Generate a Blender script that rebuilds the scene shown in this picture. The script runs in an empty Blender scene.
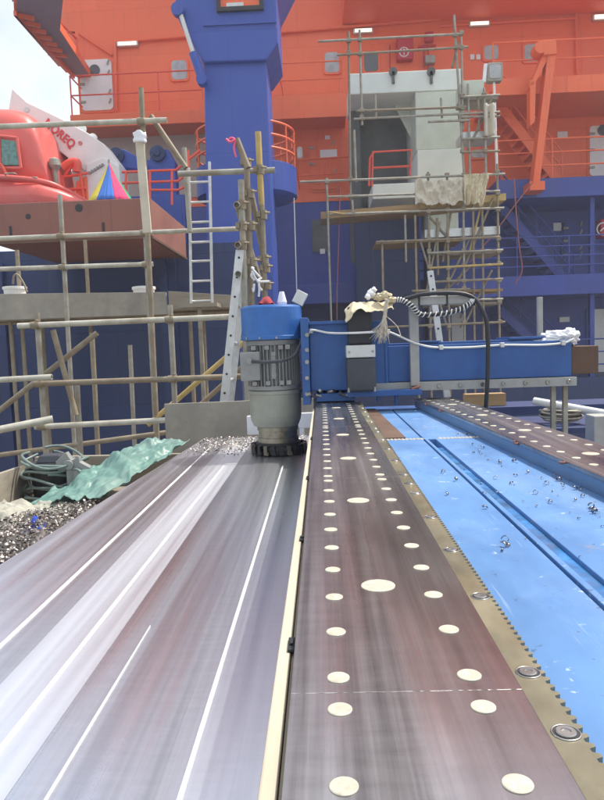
import bpy, math, random
from mathutils import Vector as V, Matrix, noise
random.seed(7)
S = bpy.context.scene
COL = S.collection
PI = math.pi

# ------------------------------------------------------------------ camera
F = 680.0; H = 0.30
_d = V(((321 - 302) / F, (400 - 343) / F, -1)).normalized()
_r = math.radians(2.0)
_u = V((-math.sin(_r), math.cos(_r), 0)); _u.z = (_u.x * _d.x + _u.y * _d.y) / -_d.z; _u.normalize()
_x = _d.cross(_u)
RW = Matrix((_x, _d, _u))              # camera space -> world
cam_d = bpy.data.cameras.new('camera'); cam = bpy.data.objects.new('camera', cam_d); COL.objects.link(cam)
cam_d.sensor_fit = 'VERTICAL'; cam_d.sensor_height = 24; cam_d.lens = F / 800 * 24
cam_d.clip_start = 0.02; cam_d.clip_end = 4000
cam.matrix_world = Matrix.Translation((0, 0, H)) @ RW.to_4x4()
S.camera = cam

def _ray(px, py): return RW @ V(((px - 302) / F, (400 - py) / F, -1))
def P(px, py, Y):                      # a measured pixel turned into a point at distance Y
    r = _ray(px, py); return r * (Y / r.y) + V((0, 0, H))
def G(px, py, Z):                      # a measured pixel turned into a point at height Z
    r = _ray(px, py); return r * ((Z - H) / r.z) + V((0, 0, H))
def rect(x0, y0, x1, y1, Y):           # X0, X1, Z0, Z1 of a pixel rectangle standing at Y
    ym = (y0 + y1) / 2; xm = (x0 + x1) / 2
    return P(x0, ym, Y).x, P(x1, ym, Y).x, P(xm, y1, Y).z, P(xm, y0, Y).z

# ------------------------------------------------------------------ materials
def pm(name, base, rough=.6, metal=0.0, var=.22, scale=8.0, bump=.06, dirt=None, damt=.35, dscale=1.7, stretch=(1, 1, 1), rvar=.12, island=0.0, spec=None):
    m = bpy.data.materials.new(name); m.use_nodes = True
    nt = m.node_tree; N = nt.nodes; L = nt.links
    b = N['Principled BSDF']
    tc = N.new('ShaderNodeTexCoord'); mp = N.new('ShaderNodeMapping'); mp.inputs['Scale'].default_value = stretch
    L.new(tc.outputs['Object'], mp.inputs['Vector'])
    n1 = N.new('ShaderNodeTexNoise'); n1.inputs['Scale'].default_value = scale; n1.inputs['Detail'].default_value = 7; n1.inputs['Roughness'].default_value = .62
    L.new(mp.outputs[0], n1.inputs['Vector'])
    cr = N.new('ShaderNodeValToRGB')
    cr.color_ramp.elements[0].position = .3; cr.color_ramp.elements[1].position = .7
    cr.color_ramp.elements[0].color = [c * (1 - var) for c in base] + [1]
    cr.color_ramp.elements[1].color = [min(1, c * (1 + var)) for c in base] + [1]
    L.new(n1.outputs[0], cr.inputs[0]); out = cr.outputs[0]
    if dirt:
        n2 = N.new('ShaderNodeTexNoise'); n2.inputs['Scale'].default_value = dscale; n2.inputs['Detail'].default_value = 9; n2.inputs['Roughness'].default_value = .7
        L.new(mp.outputs[0], n2.inputs['Vector'])
        c2 = N.new('ShaderNodeValToRGB'); c2.color_ramp.elements[0].position = .47; c2.color_ramp.elements[1].position = .72
        c2.color_ramp.elements[1].color = (damt, damt, damt, 1)
        L.new(n2.outputs[0], c2.inputs[0])
        mx = N.new('ShaderNodeMix'); mx.data_type = 'RGBA'
        L.new(c2.outputs[0], mx.inputs[0]); L.new(out, mx.inputs[6]); mx.inputs[7].default_value = tuple(dirt) + (1,)
        out = mx.outputs[2]
    if island:
        ge = N.new('ShaderNodeNewGeometry'); hs = N.new('ShaderNodeHueSaturation'); ma = N.new('ShaderNodeMapRange')
        ma.inputs[3].default_value = 1 - island; ma.inputs[4].default_value = 1 + island
        L.new(ge.outputs['Random Per Island'], ma.inputs[0]); L.new(ma.outputs[0], hs.inputs['Value'])
        L.new(out, hs.inputs['Color']); out = hs.outputs[0]
    L.new(out, b.inputs['Base Color'])
    b.inputs['Metallic'].default_value = metal
    if spec is not None: b.inputs['Specular IOR Level'].default_value = spec
    mr = N.new('ShaderNodeMapRange'); mr.inputs[1].default_value = .3; mr.inputs[2].default_value = .7
    mr.inputs[3].default_value = max(.03, rough - rvar); mr.inputs[4].default_value = min(1, rough + rvar)
    L.new(n1.outputs[0], mr.inputs[0]); L.new(mr.outputs[0], b.inputs['Roughness'])
    if bump:
        bp = N.new('ShaderNodeBump'); bp.inputs['Strength'].default_value = bump; bp.inputs['Distance'].default_value = .02
        L.new(n1.outputs[0], bp.inputs['Height']); L.new(bp.outputs[0], b.inputs['Normal'])
    return m

M = {}
M['orange'] = pm('orange_paint', (.92, .165, .055), .5, var=.07, scale=.7, bump=.02, dirt=(.55, .07, .035), damt=.35, dscale=.35)
M['blue'] = pm('ship_blue_paint', (.042, .07, .33), .5, var=.1, scale=.8, bump=.02, dirt=(.035, .043, .15), damt=.4, dscale=.5)
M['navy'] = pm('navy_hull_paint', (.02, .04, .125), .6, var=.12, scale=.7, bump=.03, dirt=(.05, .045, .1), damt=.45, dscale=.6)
M['crane'] = pm('crane_blue_paint', (.042, .09, .40), .5, var=.06, scale=1.2, bump=.02, dirt=(.035, .055, .26), damt=.3, dscale=.6, stretch=(1, 1, .35))
M['white'] = pm('white_paint', (.78, .78, .75), .5, var=.05, scale=3, bump=.02, dirt=(.5, .47, .4), damt=.25)
M['primer'] = pm('pale_green_primer', (.62, .67, .55), .7, var=.1, scale=2, bump=.04, dirt=(.36, .38, .3), damt=.45, dscale=.8)
M['primer_light'] = pm('mint_primer', (.76, .81, .73), .7, var=.06, scale=2, bump=.03, dirt=(.5, .52, .45), damt=.3, dscale=.8)
M['dark_grey'] = pm('dark_interior_grey', (.13, .135, .13), .8, var=.3, scale=1.5, bump=.05)
M['glass'] = pm('window_glass', (.10, .11, .12), .12, var=.2, scale=1.0, bump=0, rvar=.04)
M['glass_pale'] = pm('pale_curtained_glass', (.42, .43, .44), .3, var=.3, scale=2.0, bump=0)
M['galv'] = pm('galvanised_steel', (.34, .325, .27), .55, .35, var=.25, scale=9, bump=.05, dirt=(.24, .16, .09), damt=.8, dscale=4)
M['galv_rust'] = pm('weathered_scaffold_steel', (.28, .235, .165), .65, .2, var=.3, scale=9, bump=.08, dirt=(.22, .13, .07), damt=.6, dscale=4)
M['tube_pale'] = pm('pale_scaffold_tube', (.50, .48, .40), .52, .3, var=.2, scale=9, bump=.05, dirt=(.26, .19, .12), damt=.8, dscale=3.5)
M['wood_pole'] = pm('ochre_painted_tube', (.52, .37, .12), .6, var=.25, scale=6, bump=.05, dirt=(.3, .25, .17), damt=.5, dscale=4)
M['alu'] = pm('aluminium', (.62, .63, .62), .42, .6, var=.15, scale=12, bump=.03, dirt=(.4, .38, .33), damt=.4, dscale=4)
M['plank'] = pm('grey_timber', (.30, .26, .20), .85, var=.35, scale=5, bump=.25, dirt=(.14, .12, .10), damt=.55, dscale=2.5, stretch=(.25, 1, 2))
M['plank_tan'] = pm('tan_timber', (.38, .24, .11), .85, var=.35, scale=5, bump=.2, dirt=(.2, .14, .09), damt=.5, dscale=2.5, stretch=(.25, 1, 2))
M['ply'] = pm('weathered_plywood', (.33, .30, .25), .8, var=.18, scale=4, bump=.1, dirt=(.19, .17, .15), damt=.6, dscale=2.6)
M['redsteel'] = pm('red_primer_steel', (.27, .112, .085), .65, var=.22, scale=1.8, bump=.07, dirt=(.2, .08, .055), damt=.65, dscale=.9)
M['brownsteel'] = pm('brown_steel', (.13, .075, .05), .7, .2, var=.3, scale=8, bump=.08)
M['boat'] = pm('rescue_boat_gelcoat', (.74, .13, .105), .35, var=.05, scale=1.5, bump=.01, dirt=(.66, .2, .17), damt=.55, dscale=1.1)
M['railred'] = pm('red_railing_paint', (.80, .10, .06), .5, var=.08, scale=3, bump=.02)
M['bluegantry'] = pm('gantry_blue_paint', (.03, .105, .31), .42, var=.12, scale=9, bump=.03, dirt=(.02, .06, .22), damt=.5, dscale=3)
M['cap_blue'] = pm('fan_cover_blue', (.03, .14, .42), .42, var=.1, scale=9, bump=.02, dirt=(.03, .08, .24), damt=.4, dscale=5)
M['trough'] = pm('trough_blue_paint', (.085, .21, .435), .6, var=.14, scale=5, bump=.05, dirt=(.28, .38, .52), damt=.45, dscale=2.2, stretch=(1.6, .6, 1), rvar=.15)
M['side_blue'] = pm('dull_side_blue', (.13, .22, .36), .4, .2, var=.15, scale=7, bump=.05, dirt=(.25, .27, .3), damt=.5, dscale=3)
def worn_trough():
    m = M['trough']; nt = m.node_tree; N = nt.nodes; L = nt.links; b = N['Principled BSDF']
    src = b.inputs['Base Color'].links[0].from_socket; tc = N.new('ShaderNodeTexCoord')
    def layer(src, sc, rot, scale, lo, hi, col, amt, det=6):
        mp = N.new('ShaderNodeMapping'); mp.inputs['Scale'].default_value = sc; mp.inputs['Rotation'].default_value = (0, 0, rot); n = N.new('ShaderNodeTexNoise'); n.inputs['Scale'].default_value = scale; n.inputs['Detail'].default_value = det; n.inputs['Roughness'].default_value = .65
        L.new(tc.outputs['Object'], mp.inputs[0]); L.new(mp.outputs[0], n.inputs['Vector']); c = N.new('ShaderNodeValToRGB'); c.color_ramp.elements[0].position = lo; c.color_ramp.elements[1].position = hi; c.color_ramp.elements[1].color = (amt, amt, amt, 1); L.new(n.outputs[0], c.inputs[0])
        x = N.new('ShaderNodeMix'); x.data_type = 'RGBA'; L.new(c.outputs[0], x.inputs[0]); L.new(src, x.inputs[6]); x.inputs[7].default_value = tuple(col) + (1,); return x.outputs[2]
    o = layer(src, (1, 1, 1), 0, 3.2, .48, .70, (.05, .15, .35), .7)
    o = layer(o, (140, 3, 1), .35, 1, .67, .73, (.30, .42, .58), .4, 3); o = layer(o, (120, 4, 1), -.8, 1, .68, .74, (.30, .40, .55), .35, 3)
    o = layer(o, (1, 1, 1), 0, 60, .68, .74, (.05, .09, .16), .8, 2); o = layer(o, (1.4, 1, 1), .3, 5.5, .61, .70, (.30, .24, .18), .55); o = layer(o, (1, 1, 1), 0, 34, .66, .72, (.50, .58, .68), .6, 3)
    L.new(o, b.inputs['Base Color'])
worn_trough()
M['weldgrey'] = pm('dull_weld_metal', (.11, .10, .095), .5, .3, var=.4, scale=60, bump=.1)
M['wet'] = pm('oily_blue_channel', (.05, .20, .45), .2, var=.45, scale=16, bump=.12, dirt=(.15, .17, .2), damt=.7, dscale=9)
M['motor'] = pm('motor_grey_paint', (.27, .272, .262), .5, var=.12, scale=14, bump=.05, dirt=(.16, .15, .13), damt=.5, dscale=6)
M['gearbox'] = pm('gearbox_cast_iron', (.31, .31, .26), .5, .2, var=.1, scale=14, bump=.06, dirt=(.2, .19, .15), damt=.4, dscale=6)
M['spindle'] = pm('spindle_steel', (.30, .27, .21), .35, .8, var=.25, scale=20, bump=.04, dirt=(.10, .08, .06), damt=.7, dscale=9)
M['cutter'] = pm('black_oxide_steel', (.03, .03, .032), .45, .6, var=.35, scale=25, bump=.08)
M['carbide'] = pm('carbide_insert', (.16, .14, .11), .4, .7, var=.2, scale=20, bump=.02)
M['black'] = pm('black_rubber', (.022, .023, .026), .5, var=.3, scale=15, bump=.05)
M['servo'] = pm('servo_black_casting', (.05, .055, .065), .55, .1, var=.2, scale=15, bump=.08, dirt=(.12, .12, .11), damt=.3, dscale=5)
M['silver'] = pm('bright_aluminium_flange', (.62, .62, .58), .4, .5, var=.1, scale=15, bump=.02)
M['greyframe'] = pm('grey_frame_paint', (.36, .355, .33), .6, var=.15, scale=9, bump=.05, dirt=(.22, .2, .17), damt=.5, dscale=5)
M['bolt'] = pm('bolt_steel', (.35, .34, .32), .3, .9, var=.2, scale=20, bump=0)
M['plug'] = pm('brass_plug', (.52, .49, .39), .55, .2, var=.22, scale=140, bump=.08, dirt=(.34, .29, .2), damt=.6, dscale=70)
M['rack'] = pm('oiled_rack_steel', (.25, .232, .16), .4, .7, var=.25, scale=9, bump=.04, dirt=(.30, .20, .08), damt=.5, dscale=5, stretch=(1, .5, 1))
M['cream'] = pm('cream_batten', (.52, .46, .35), .75, var=.10, scale=10, bump=.08, dirt=(.45, .37, .26), damt=.6, dscale=8, stretch=(1, .4, 1))
M['swarf'] = pm('metal_swarf', (.27, .24, .215), .4, .75, var=.5, scale=20, bump=0, island=.8)
M['chip'] = pm('bright_curled_chip', (.22, .23, .26), .3, .9, var=.5, scale=30, bump=0)
M['rag'] = pm('cream_canvas_rag', (.66, .57, .38), .9, var=.2, scale=20, bump=.3, dirt=(.35, .28, .18), damt=.5, dscale=9)
M['canvas'] = pm('dirty_canvas', (.40, .385, .32), .9, var=.25, scale=14, bump=.3, dirt=(.17, .16, .13), damt=.6, dscale=5)
M['sheet'] = pm('cream_sheet', (.62, .56, .44), .9, var=.12, scale=4, bump=.15, dirt=(.35, .28, .2), damt=.6, dscale=1.5)
M['rope'] = pm('frayed_rope', (.56, .50, .40), .9, var=.3, scale=60, bump=.3)
M['tarp'] = pm('teal_tarpaulin', (.125, .245, .205), .48, var=.15, scale=5, bump=.08, dirt=(.25, .30, .27), damt=.5, dscale=3)
M['bag'] = pm('white_plastic_bag', (.80, .80, .82), .4, var=.06, scale=8, bump=.1)
M['hose'] = pm('grey_green_hose', (.16, .21, .19), .4, var=.2, scale=15, bump=.03)
M['cable_white'] = pm('white_cable', (.72, .72, .68), .5, var=.08, scale=12, bump=0)
M['dullred'] = pm('dull_red_cloth', (.30, .035, .04), .85, var=.25, scale=20, bump=.2)
M['redline'] = pm('faded_red_line', (.34, .11, .10), .7, var=.2, scale=10, bump=0)
M['bluerag'] = pm('blue_cloth', (.02, .06, .45), .9, var=.3, scale=20, bump=.3)
M['pink'] = pm('pink_ribbon', (.85, .12, .22), .6, var=.1, scale=10, bump=0)
M['signred'] = pm('red_lettering', (.62, .06, .07), .5, var=.05, scale=3, bump=0)
M['redbox'] = pm('red_cabinet_paint', (.50, .015, .04), .45, var=.08, scale=4, bump=0)
M['yellow'] = pm('yellow_fabric', (.78, .62, .07), .8, var=.08, scale=6, bump=.05)
M['green'] = pm('green_fabric', (.03, .33, .12), .8, var=.08, scale=6, bump=.05)
M['royal'] = pm('blue_fabric', (.05, .17, .55), .8, var=.08, scale=6, bump=.05)
M['crimson'] = pm('crimson_fabric', (.70, .05, .16), .8, var=.08, scale=6, bump=.05)
M['net'] = pm('teal_netting', (.16, .30, .26), .9, var=.4, scale=14, bump=.3)
M['deckgrey'] = pm('quay_concrete', (.22, .21, .19), .85, var=.25, scale=1.2, bump=.2, dirt=(.1, .09, .08), damt=.5, dscale=.3)
M['beige'] = pm('beige_bulkhead', (.46, .38, .32), .7, var=.08, scale=1.0, bump=.03, dirt=(.3, .2, .16), damt=.4)
M['soffit'] = pm('grey_violet_soffit', (.26, .20, .23), .7, var=.12, scale=1.4, bump=.03, dirt=(.4, .12, .1), damt=.4)

def plating(m, w=2.4, h=1.35, run=(.25, .06, .03), amt=.35, dark=.85):
    nt = m.node_tree; N = nt.nodes; L = nt.links; b = N['Principled BSDF']
    src = b.inputs['Base Color'].links[0].from_socket; tc = N.new('ShaderNodeTexCoord'); sp = N.new('ShaderNodeSeparateXYZ'); cb = N.new('ShaderNodeCombineXYZ')
    L.new(tc.outputs['Object'], sp.inputs[0]); L.new(sp.outputs[0], cb.inputs[0]); L.new(sp.outputs[2], cb.inputs[1])
    br = N.new('ShaderNodeTexBrick'); br.inputs['Scale'].default_value = 1; br.inputs['Brick Width'].default_value = w; br.inputs['Row Height'].default_value = h; br.inputs['Mortar Size'].default_value = .012; br.inputs['Mortar Smooth'].default_value = .6
    br.inputs['Color1'].default_value = (1, 1, 1, 1); br.inputs['Color2'].default_value = (.93, .93, .93, 1); br.inputs['Mortar'].default_value = (dark, dark, dark, 1)
    L.new(cb.outputs[0], br.inputs['Vector'])
    x = N.new('ShaderNodeMix'); x.data_type = 'RGBA'; x.blend_type = 'MULTIPLY'; x.inputs[0].default_value = 1; L.new(src, x.inputs[6]); L.new(br.outputs[0], x.inputs[7])
    mp = N.new('ShaderNodeMapping'); mp.inputs['Scale'].default_value = (5, 5, .28); n = N.new('ShaderNodeTexNoise'); n.inputs['Scale'].default_value = 1.3; n.inputs['Detail'].default_value = 8; n.inputs['Roughness'].default_value = .7
    L.new(tc.outputs['Object'], mp.inputs[0]); L.new(mp.outputs[0], n.inputs['Vector']); c = N.new('ShaderNodeValToRGB'); c.color_ramp.elements[0].position = .56; c.color_ramp.elements[1].position = .74; c.color_ramp.elements[1].color = (amt, amt, amt, 1); L.new(n.outputs[0], c.inputs[0])
    y = N.new('ShaderNodeMix'); y.data_type = 'RGBA'; L.new(c.outputs[0], y.inputs[0]); L.new(x.outputs[2], y.inputs[6]); y.inputs[7].default_value = tuple(run) + (1,); L.new(y.outputs[2], b.inputs['Base Color'])
    wv = N.new('ShaderNodeTexNoise'); wv.inputs['Scale'].default_value = .9; wv.inputs['Detail'].default_value = 2; L.new(tc.outputs['Object'], wv.inputs['Vector'])
    ad = N.new('ShaderNodeMath'); ad.operation = 'MULTIPLY_ADD'; ad.inputs[1].default_value = .35; L.new(br.outputs['Fac'], ad.inputs[0]); L.new(wv.outputs[0], ad.inputs[2])
    bp = N.new('ShaderNodeBump'); bp.inputs['Strength'].default_value = .35; bp.inputs['Distance'].default_value = .05; L.new(ad.outputs[0], bp.inputs['Height']); L.new(bp.outputs[0], b.inputs['Normal'])
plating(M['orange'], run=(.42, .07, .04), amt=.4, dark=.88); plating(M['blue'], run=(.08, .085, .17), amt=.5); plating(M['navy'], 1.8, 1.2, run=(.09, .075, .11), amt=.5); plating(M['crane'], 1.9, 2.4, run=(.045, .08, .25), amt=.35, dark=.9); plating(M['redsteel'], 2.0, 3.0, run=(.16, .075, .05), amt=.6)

def streaky(name, ca, cb, metal, rlo, rhi, red=None, sx=60, sy=1.2, cst=(9, 2.2, 1), arcs=0):
    """machined steel: fine streaks running along the rail, blotchy wear, real gloss changes, optional red reflection patches in the colour"""
    m = bpy.data.materials.new(name); m.use_nodes = True
    nt = m.node_tree; N = nt.nodes; L = nt.links; b = N['Principled BSDF']
    tc = N.new('ShaderNodeTexCoord')
    def nz(scale, st, det=6, ro=.6):
        mp = N.new('ShaderNodeMapping'); mp.inputs['Scale'].default_value = st
        n = N.new('ShaderNodeTexNoise'); n.inputs['Scale'].default_value = scale; n.inputs['Detail'].default_value = det; n.inputs['Roughness'].default_value = ro
        L.new(tc.outputs['Object'], mp.inputs[0]); L.new(mp.outputs[0], n.inputs['Vector']); return n
    a = nz(1, (sx, sy, 1)); c = nz(1, cst, 5); e = nz(1, (420, 3, 1), 3); g = nz(1, (14, 60, 1), 4)
    mx = N.new('ShaderNodeMix'); mx.data_type = 'RGBA'; mx.inputs[6].default_value = tuple(ca) + (1,); mx.inputs[7].default_value = tuple(cb) + (1,)
    ad = N.new('ShaderNodeMath'); ad.operation = 'ADD'; L.new(a.outputs[0], ad.inputs[0]); L.new(c.outputs[0], ad.inputs[1])
    ad2 = N.new('ShaderNodeMath'); ad2.operation = 'ADD'; L.new(ad.outputs[0], ad2.inputs[0])
    gm = N.new('ShaderNodeMath'); gm.operation = 'MULTIPLY'; gm.inputs[1].default_value = .22; L.new(g.outputs[0], gm.inputs[0]); L.new(gm.outputs[0], ad2.inputs[1])
    mr = N.new('ShaderNodeMapRange'); mr.inputs[1].default_value = .83; mr.inputs[2].default_value = 1.38; L.new(ad2.outputs[0], mr.inputs[0])
    L.new(mr.outputs[0], mx.inputs[0]); out = mx.outputs[2]
    if red:  # the orange ship's reflection, put into the colour as reddish patches
        r2 = nz(1, (5, 1.3, 1), 3); cr = N.new('ShaderNodeValToRGB'); cr.color_ramp.elements[0].position = .5; cr.color_ramp.elements[1].position = .66
        cr.color_ramp.elements[1].color = (.7, .7, .7, 1)
        L.new(r2.outputs[0], cr.inputs[0]); m2 = N.new('ShaderNodeMix'); m2.data_type = 'RGBA'
        L.new(cr.outputs[0], m2.inputs[0]); L.new(out, m2.inputs[6]); m2.inputs[7].default_value = tuple(red) + (1,); out = m2.outputs[2]
    L.new(out, b.inputs['Base Color']); b.inputs['Metallic'].default_value = metal
    m3 = N.new('ShaderNodeMapRange'); m3.inputs[1].default_value = .35; m3.inputs[2].default_value = .65; m3.inputs[3].default_value = rhi; m3.inputs[4].default_value = rlo
    L.new(c.outputs[0], m3.inputs[0]); L.new(m3.outputs[0], b.inputs['Roughness'])
    bp = N.new('ShaderNodeBump'); bp.inputs['Strength'].default_value = .05; bp.inputs['Distance'].default_value = .004
    hsrc = e.outputs[0]
    if arcs:   # feed marks of the face cutter
        sp = N.new('ShaderNodeSeparateXYZ'); L.new(tc.outputs['Object'], sp.inputs[0])
        def mt(op, a, v=None, v2=None):
            q = N.new('ShaderNodeMath'); q.operation = op; L.new(a, q.inputs[0])
            if v is not None:
                if isinstance(v, (int, float)): q.inputs[1].default_value = v
                else: L.new(v, q.inputs[1])
            return q.outputs[0]
        dx = mt('ADD', sp.outputs[0], -.26); d2 = mt('MULTIPLY', dx, dx); rt = mt('SQRT', mt('MAXIMUM', mt('ADD', mt('MULTIPLY', d2, -1.0), .2), 0.0)); yy = mt('ADD', mt('ADD', sp.outputs[1], rt), mt('MULTIPLY', g.outputs[0], .012))
        sn = mt('SINE', mt('MULTIPLY', yy, 2 * PI / .0085)); sn = mt('MULTIPLY', sn, mt('MULTIPLY', g.outputs[0], arcs))
        hsrc = mt('ADD', sn, e.outputs[0])
    L.new(hsrc, bp.inputs['Height']); L.new(bp.outputs[0], b.inputs['Normal'])
    return m
M['rail'] = streaky('worn_rail_steel', (.16, .152, .15), (.58, .565, .56), .95, .2, .4, red=(.26, .21, .21), cst=(12, .9, 1))
M['plate'] = streaky('milled_plate_steel', (.62, .64, .68), (.90, .92, .95), 1.0, .26, .40, sx=22, sy=.25, cst=(16, .22, 1), arcs=.07)
M['plate_glare'] = streaky('painted_glare_plate_steel', (.80, .82, .85), (.95, .96, .97), 1.0, .34, .50, sx=26, sy=.2, cst=(16, .2, 1), arcs=.07)  # lighter copy of the plate steel; reflected glare put into its colour
M['plate_dim'] = streaky('dimmed_plate_steel', (.44, .45, .48), (.80, .81, .84), 1.0, .27, .42, sx=30, sy=.3, cst=(18, .3, 1), arcs=.07)  # darker copy of the same steel; dimmer reflection put into its colour
M['ridge'] = pm('glint_white_ridge', (.93, .93, .92), .45, .35, var=.05, scale=20, bump=0)  # ridge glints put into the near-white colour

# ------------------------------------------------------------------ mesh builder
class MB:
    def __init__(s): s.v = []; s.f = []; s.sm = []
    def add(s, vs, fs, smooth=False):
        o = len(s.v); s.v += [V(p) for p in vs]
        for f in fs: s.f.append([i + o for i in f]); s.sm.append(smooth)
        return s
    def hexa(s, p):   # 4 bottom ccw, 4 top
        return s.add(p, [(3, 2, 1, 0), (4, 5, 6, 7), (0, 1, 5, 4), (1, 2, 6, 5), (2, 3, 7, 6), (3, 0, 4, 7)])
    def box(s, x0, x1, y0, y1, z0, z1):
        x0, x1 = sorted((x0, x1)); y0, y1 = sorted((y0, y1)); z0, z1 = sorted((z0, z1))
        return s.hexa([(x0, y0, z0), (x1, y0, z0), (x1, y1, z0), (x0, y1, z0), (x0, y0, z1), (x1, y0, z1), (x1, y1, z1), (x0, y1, z1)])
    def pbox(s, x0, y0, x1, y1, Y, d):
        a, b, c, e = rect(x0, y0, x1, y1, Y); return s.box(a, b, Y, Y + d, c, e)
    def prism(s, poly, ext):
        n = len(poly); poly = [V(p) for p in poly]; ext = V(ext)
        vs = poly + [p + ext for p in poly]
        fs = [tuple(range(n)), tuple(range(2 * n - 1, n - 1, -1))] + [(i, i + n, (i + 1) % n + n, (i + 1) % n) for i in range(n)]
        return s.add(vs, fs)
    def _frames(s, pts):
        fr = []; up = None
        for i, p in enumerate(pts):
            t = (pts[min(i + 1, len(pts) - 1)] - pts[max(i - 1, 0)]).normalized()
            if up is None:
                up = V((0, 0, 1)) if abs(t.z) < .9 else V((0, 1, 0))
            a = t.cross(up)
            if a.length < 1e-5: a = t.cross(V((1, 0, 0)))
            a.normalize(); up = a.cross(t).normalized(); fr.append((a, up))
        return fr
    def tube(s, pts, r, n=10, hollow=False):
        pts = [V(p) for p in pts]; fr = s._frames(pts); vs = []; fs = []
        rr = r if isinstance(r, (list, tuple)) else [r] * len(pts)
        for p, (a, u), q in zip(pts, fr, rr):
            for k in range(n):
                c = 2 * PI * k / n; vs.append(p + (a * math.cos(c) + u * math.sin(c)) * q)
        for i in range(len(pts) - 1):
            for k in range(n):
                k2 = (k + 1) % n; fs.append((i * n + k, i * n + k2, (i + 1) * n + k2, (i + 1) * n + k))
        s.add(vs, fs, True)
        if hollow:
            for i, sg in ((0, 1), (len(pts) - 1, -1)):
                p = pts[i]; t = (pts[1] - pts[0]).normalized() if i == 0 else (pts[-1] - pts[-2]).normalized()
                a, u = fr[i]; o = []
                for q, dd in ((1, 0), (.78, 0), (.78, .04 * sg)):
                    for k in range(n):
                        c = 2 * PI * k / n; o.append(p + t * dd + (a * math.cos(c) + u * math.sin(c)) * rr[i] * q)
                ff = []
                for j in (0, 1):
                    for k in range(n):
                        k2 = (k + 1) % n; ff.append((j * n + k, j * n + k2, (j + 1) * n + k2, (j + 1) * n + k))
                ff.append(tuple(range(2 * n, 3 * n))); s.add(o, ff)
        else:
            s.add(vs[:n], [tuple(range(n))]); s.add(vs[-n:], [tuple(range(n))])
        return s
    def bar(s, p, q, w, h, up=(0, 0, 1)):
        p = V(p); q = V(q); t = (q - p).normalized(); a = t.cross(V(up))
        if a.length < 1e-4: a = t.cross(V((0, 1, 0)))
        a.normalize(); u = a.cross(t); a *= w / 2; u *= h / 2
        return s.hexa([p - a - u, p + a - u, q + a - u, q - a - u, p - a + u, p + a + u, q + a + u, q - a + u])
    def lathe(s, c, prof, n=40, axis='z'):
        c = V(c); vs = []; fs = []
        for r, z in prof:
            for k in range(n):
                t = 2 * PI * k / n; x, y = r * math.cos(t), r * math.sin(t)
                vs.append(c + (V((x, y, z)) if axis == 'z' else V((x, z, y))))
        for i in range(len(prof) - 1):
            for k in range(n):
                k2 = (k + 1) % n; fs.append((i * n + k, i * n + k2, (i + 1) * n + k2, (i + 1) * n + k))
        s.add(vs, fs, False)
        s.add(vs[:n], [tuple(range(n))]); s.add(vs[-n:], [tuple(range(n))])
        return s
    def rrect(s, x0, x1, z0, z1, y0, y1, r, n=5):   # rounded rectangle plate facing -Y
        poly = []
        for cx, cz, a0 in ((x1 - r, z1 - r, 0), (x0 + r, z1 - r, 90), (x0 + r, z0 + r, 180), (x1 - r, z0 + r, 270)):
            for k in range(n + 1):
                a = math.radians(a0 + 90 * k / n); poly.append(V((cx + r * math.cos(a), y0, cz + r * math.sin(a))))
        return s.prism(poly, (0, y1 - y0, 0))
    def grid(s, fn, nu, nv):
        vs = [fn(i / nu, j / nv) for j in range(nv + 1) for i in range(nu + 1)]
        fs = [(j * (nu + 1) + i, j * (nu + 1) + i + 1, (j + 1) * (nu + 1) + i + 1, (j + 1) * (nu + 1) + i) for j in range(nv) for i in range(nu)]
        return s.add(vs, fs, True)

WL = {}
def link(o): COL.objects.link(o); return o
def empty(name, label, cat, loc, group=None):
    o = link(bpy.data.objects.new(name, None)); o.location = loc; o.empty_display_size = .1
    o['label'] = label; o['category'] = cat
    if group: o['group'] = group
    WL[o] = V(loc); return o
def mk(mb, name, mat, parent=None, bevel=0, loc=None, thick=0, sub=0):
    if parent is not None: base = WL[parent]
    elif loc is not None: base = V(loc)
    else:
        xs = [p.x for p in mb.v]; ys = [p.y for p in mb.v]; zs = [p.z for p in mb.v]
        base = V(((min(xs) + max(xs)) / 2, (min(ys) + max(ys)) / 2, min(zs)))
    me = bpy.data.meshes.new(name); me.from_pydata([p - base for p in mb.v], [], mb.f)
    me.polygons.foreach_set('use_smooth', mb.sm)
    me.materials.append(M[mat] if isinstance(mat, str) else mat)
    o = link(bpy.data.objects.new(name, me))
    import bmesh
    bm = bmesh.new(); bm.from_mesh(me); bmesh.ops.remove_doubles(bm, verts=bm.verts, dist=1e-6) if bevel else None
    bmesh.ops.recalc_face_normals(bm, faces=bm.faces); bm.to_mesh(me); bm.free()
    if parent is not None: o.parent = parent; o.location = (0, 0, 0)
    else: o.location = base
    WL[o] = base
    if thick:
        md = o.modifiers.new('thickness', 'SOLIDIFY'); md.thickness = thick; md.offset = 0
    if sub:
        md = o.modifiers.new('smooth', 'SUBSURF'); md.levels = sub; md.render_levels = sub
    if bevel:
        md = o.modifiers.new('edges', 'BEVEL'); md.width = bevel; md.segments = 2; md.limit_method = 'ANGLE'; md.angle_limit = math.radians(50)
    return o
def solo(mb, name, mat, label, cat, group=None, **k):
    o = mk(mb, name, mat, **k); o['label'] = label; o['category'] = cat
    if group: o['group'] = group
    return o
def struct(mb, name, mat, **k):
    o = mk(mb, name, mat, **k); o['kind'] = 'structure'; return o
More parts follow.
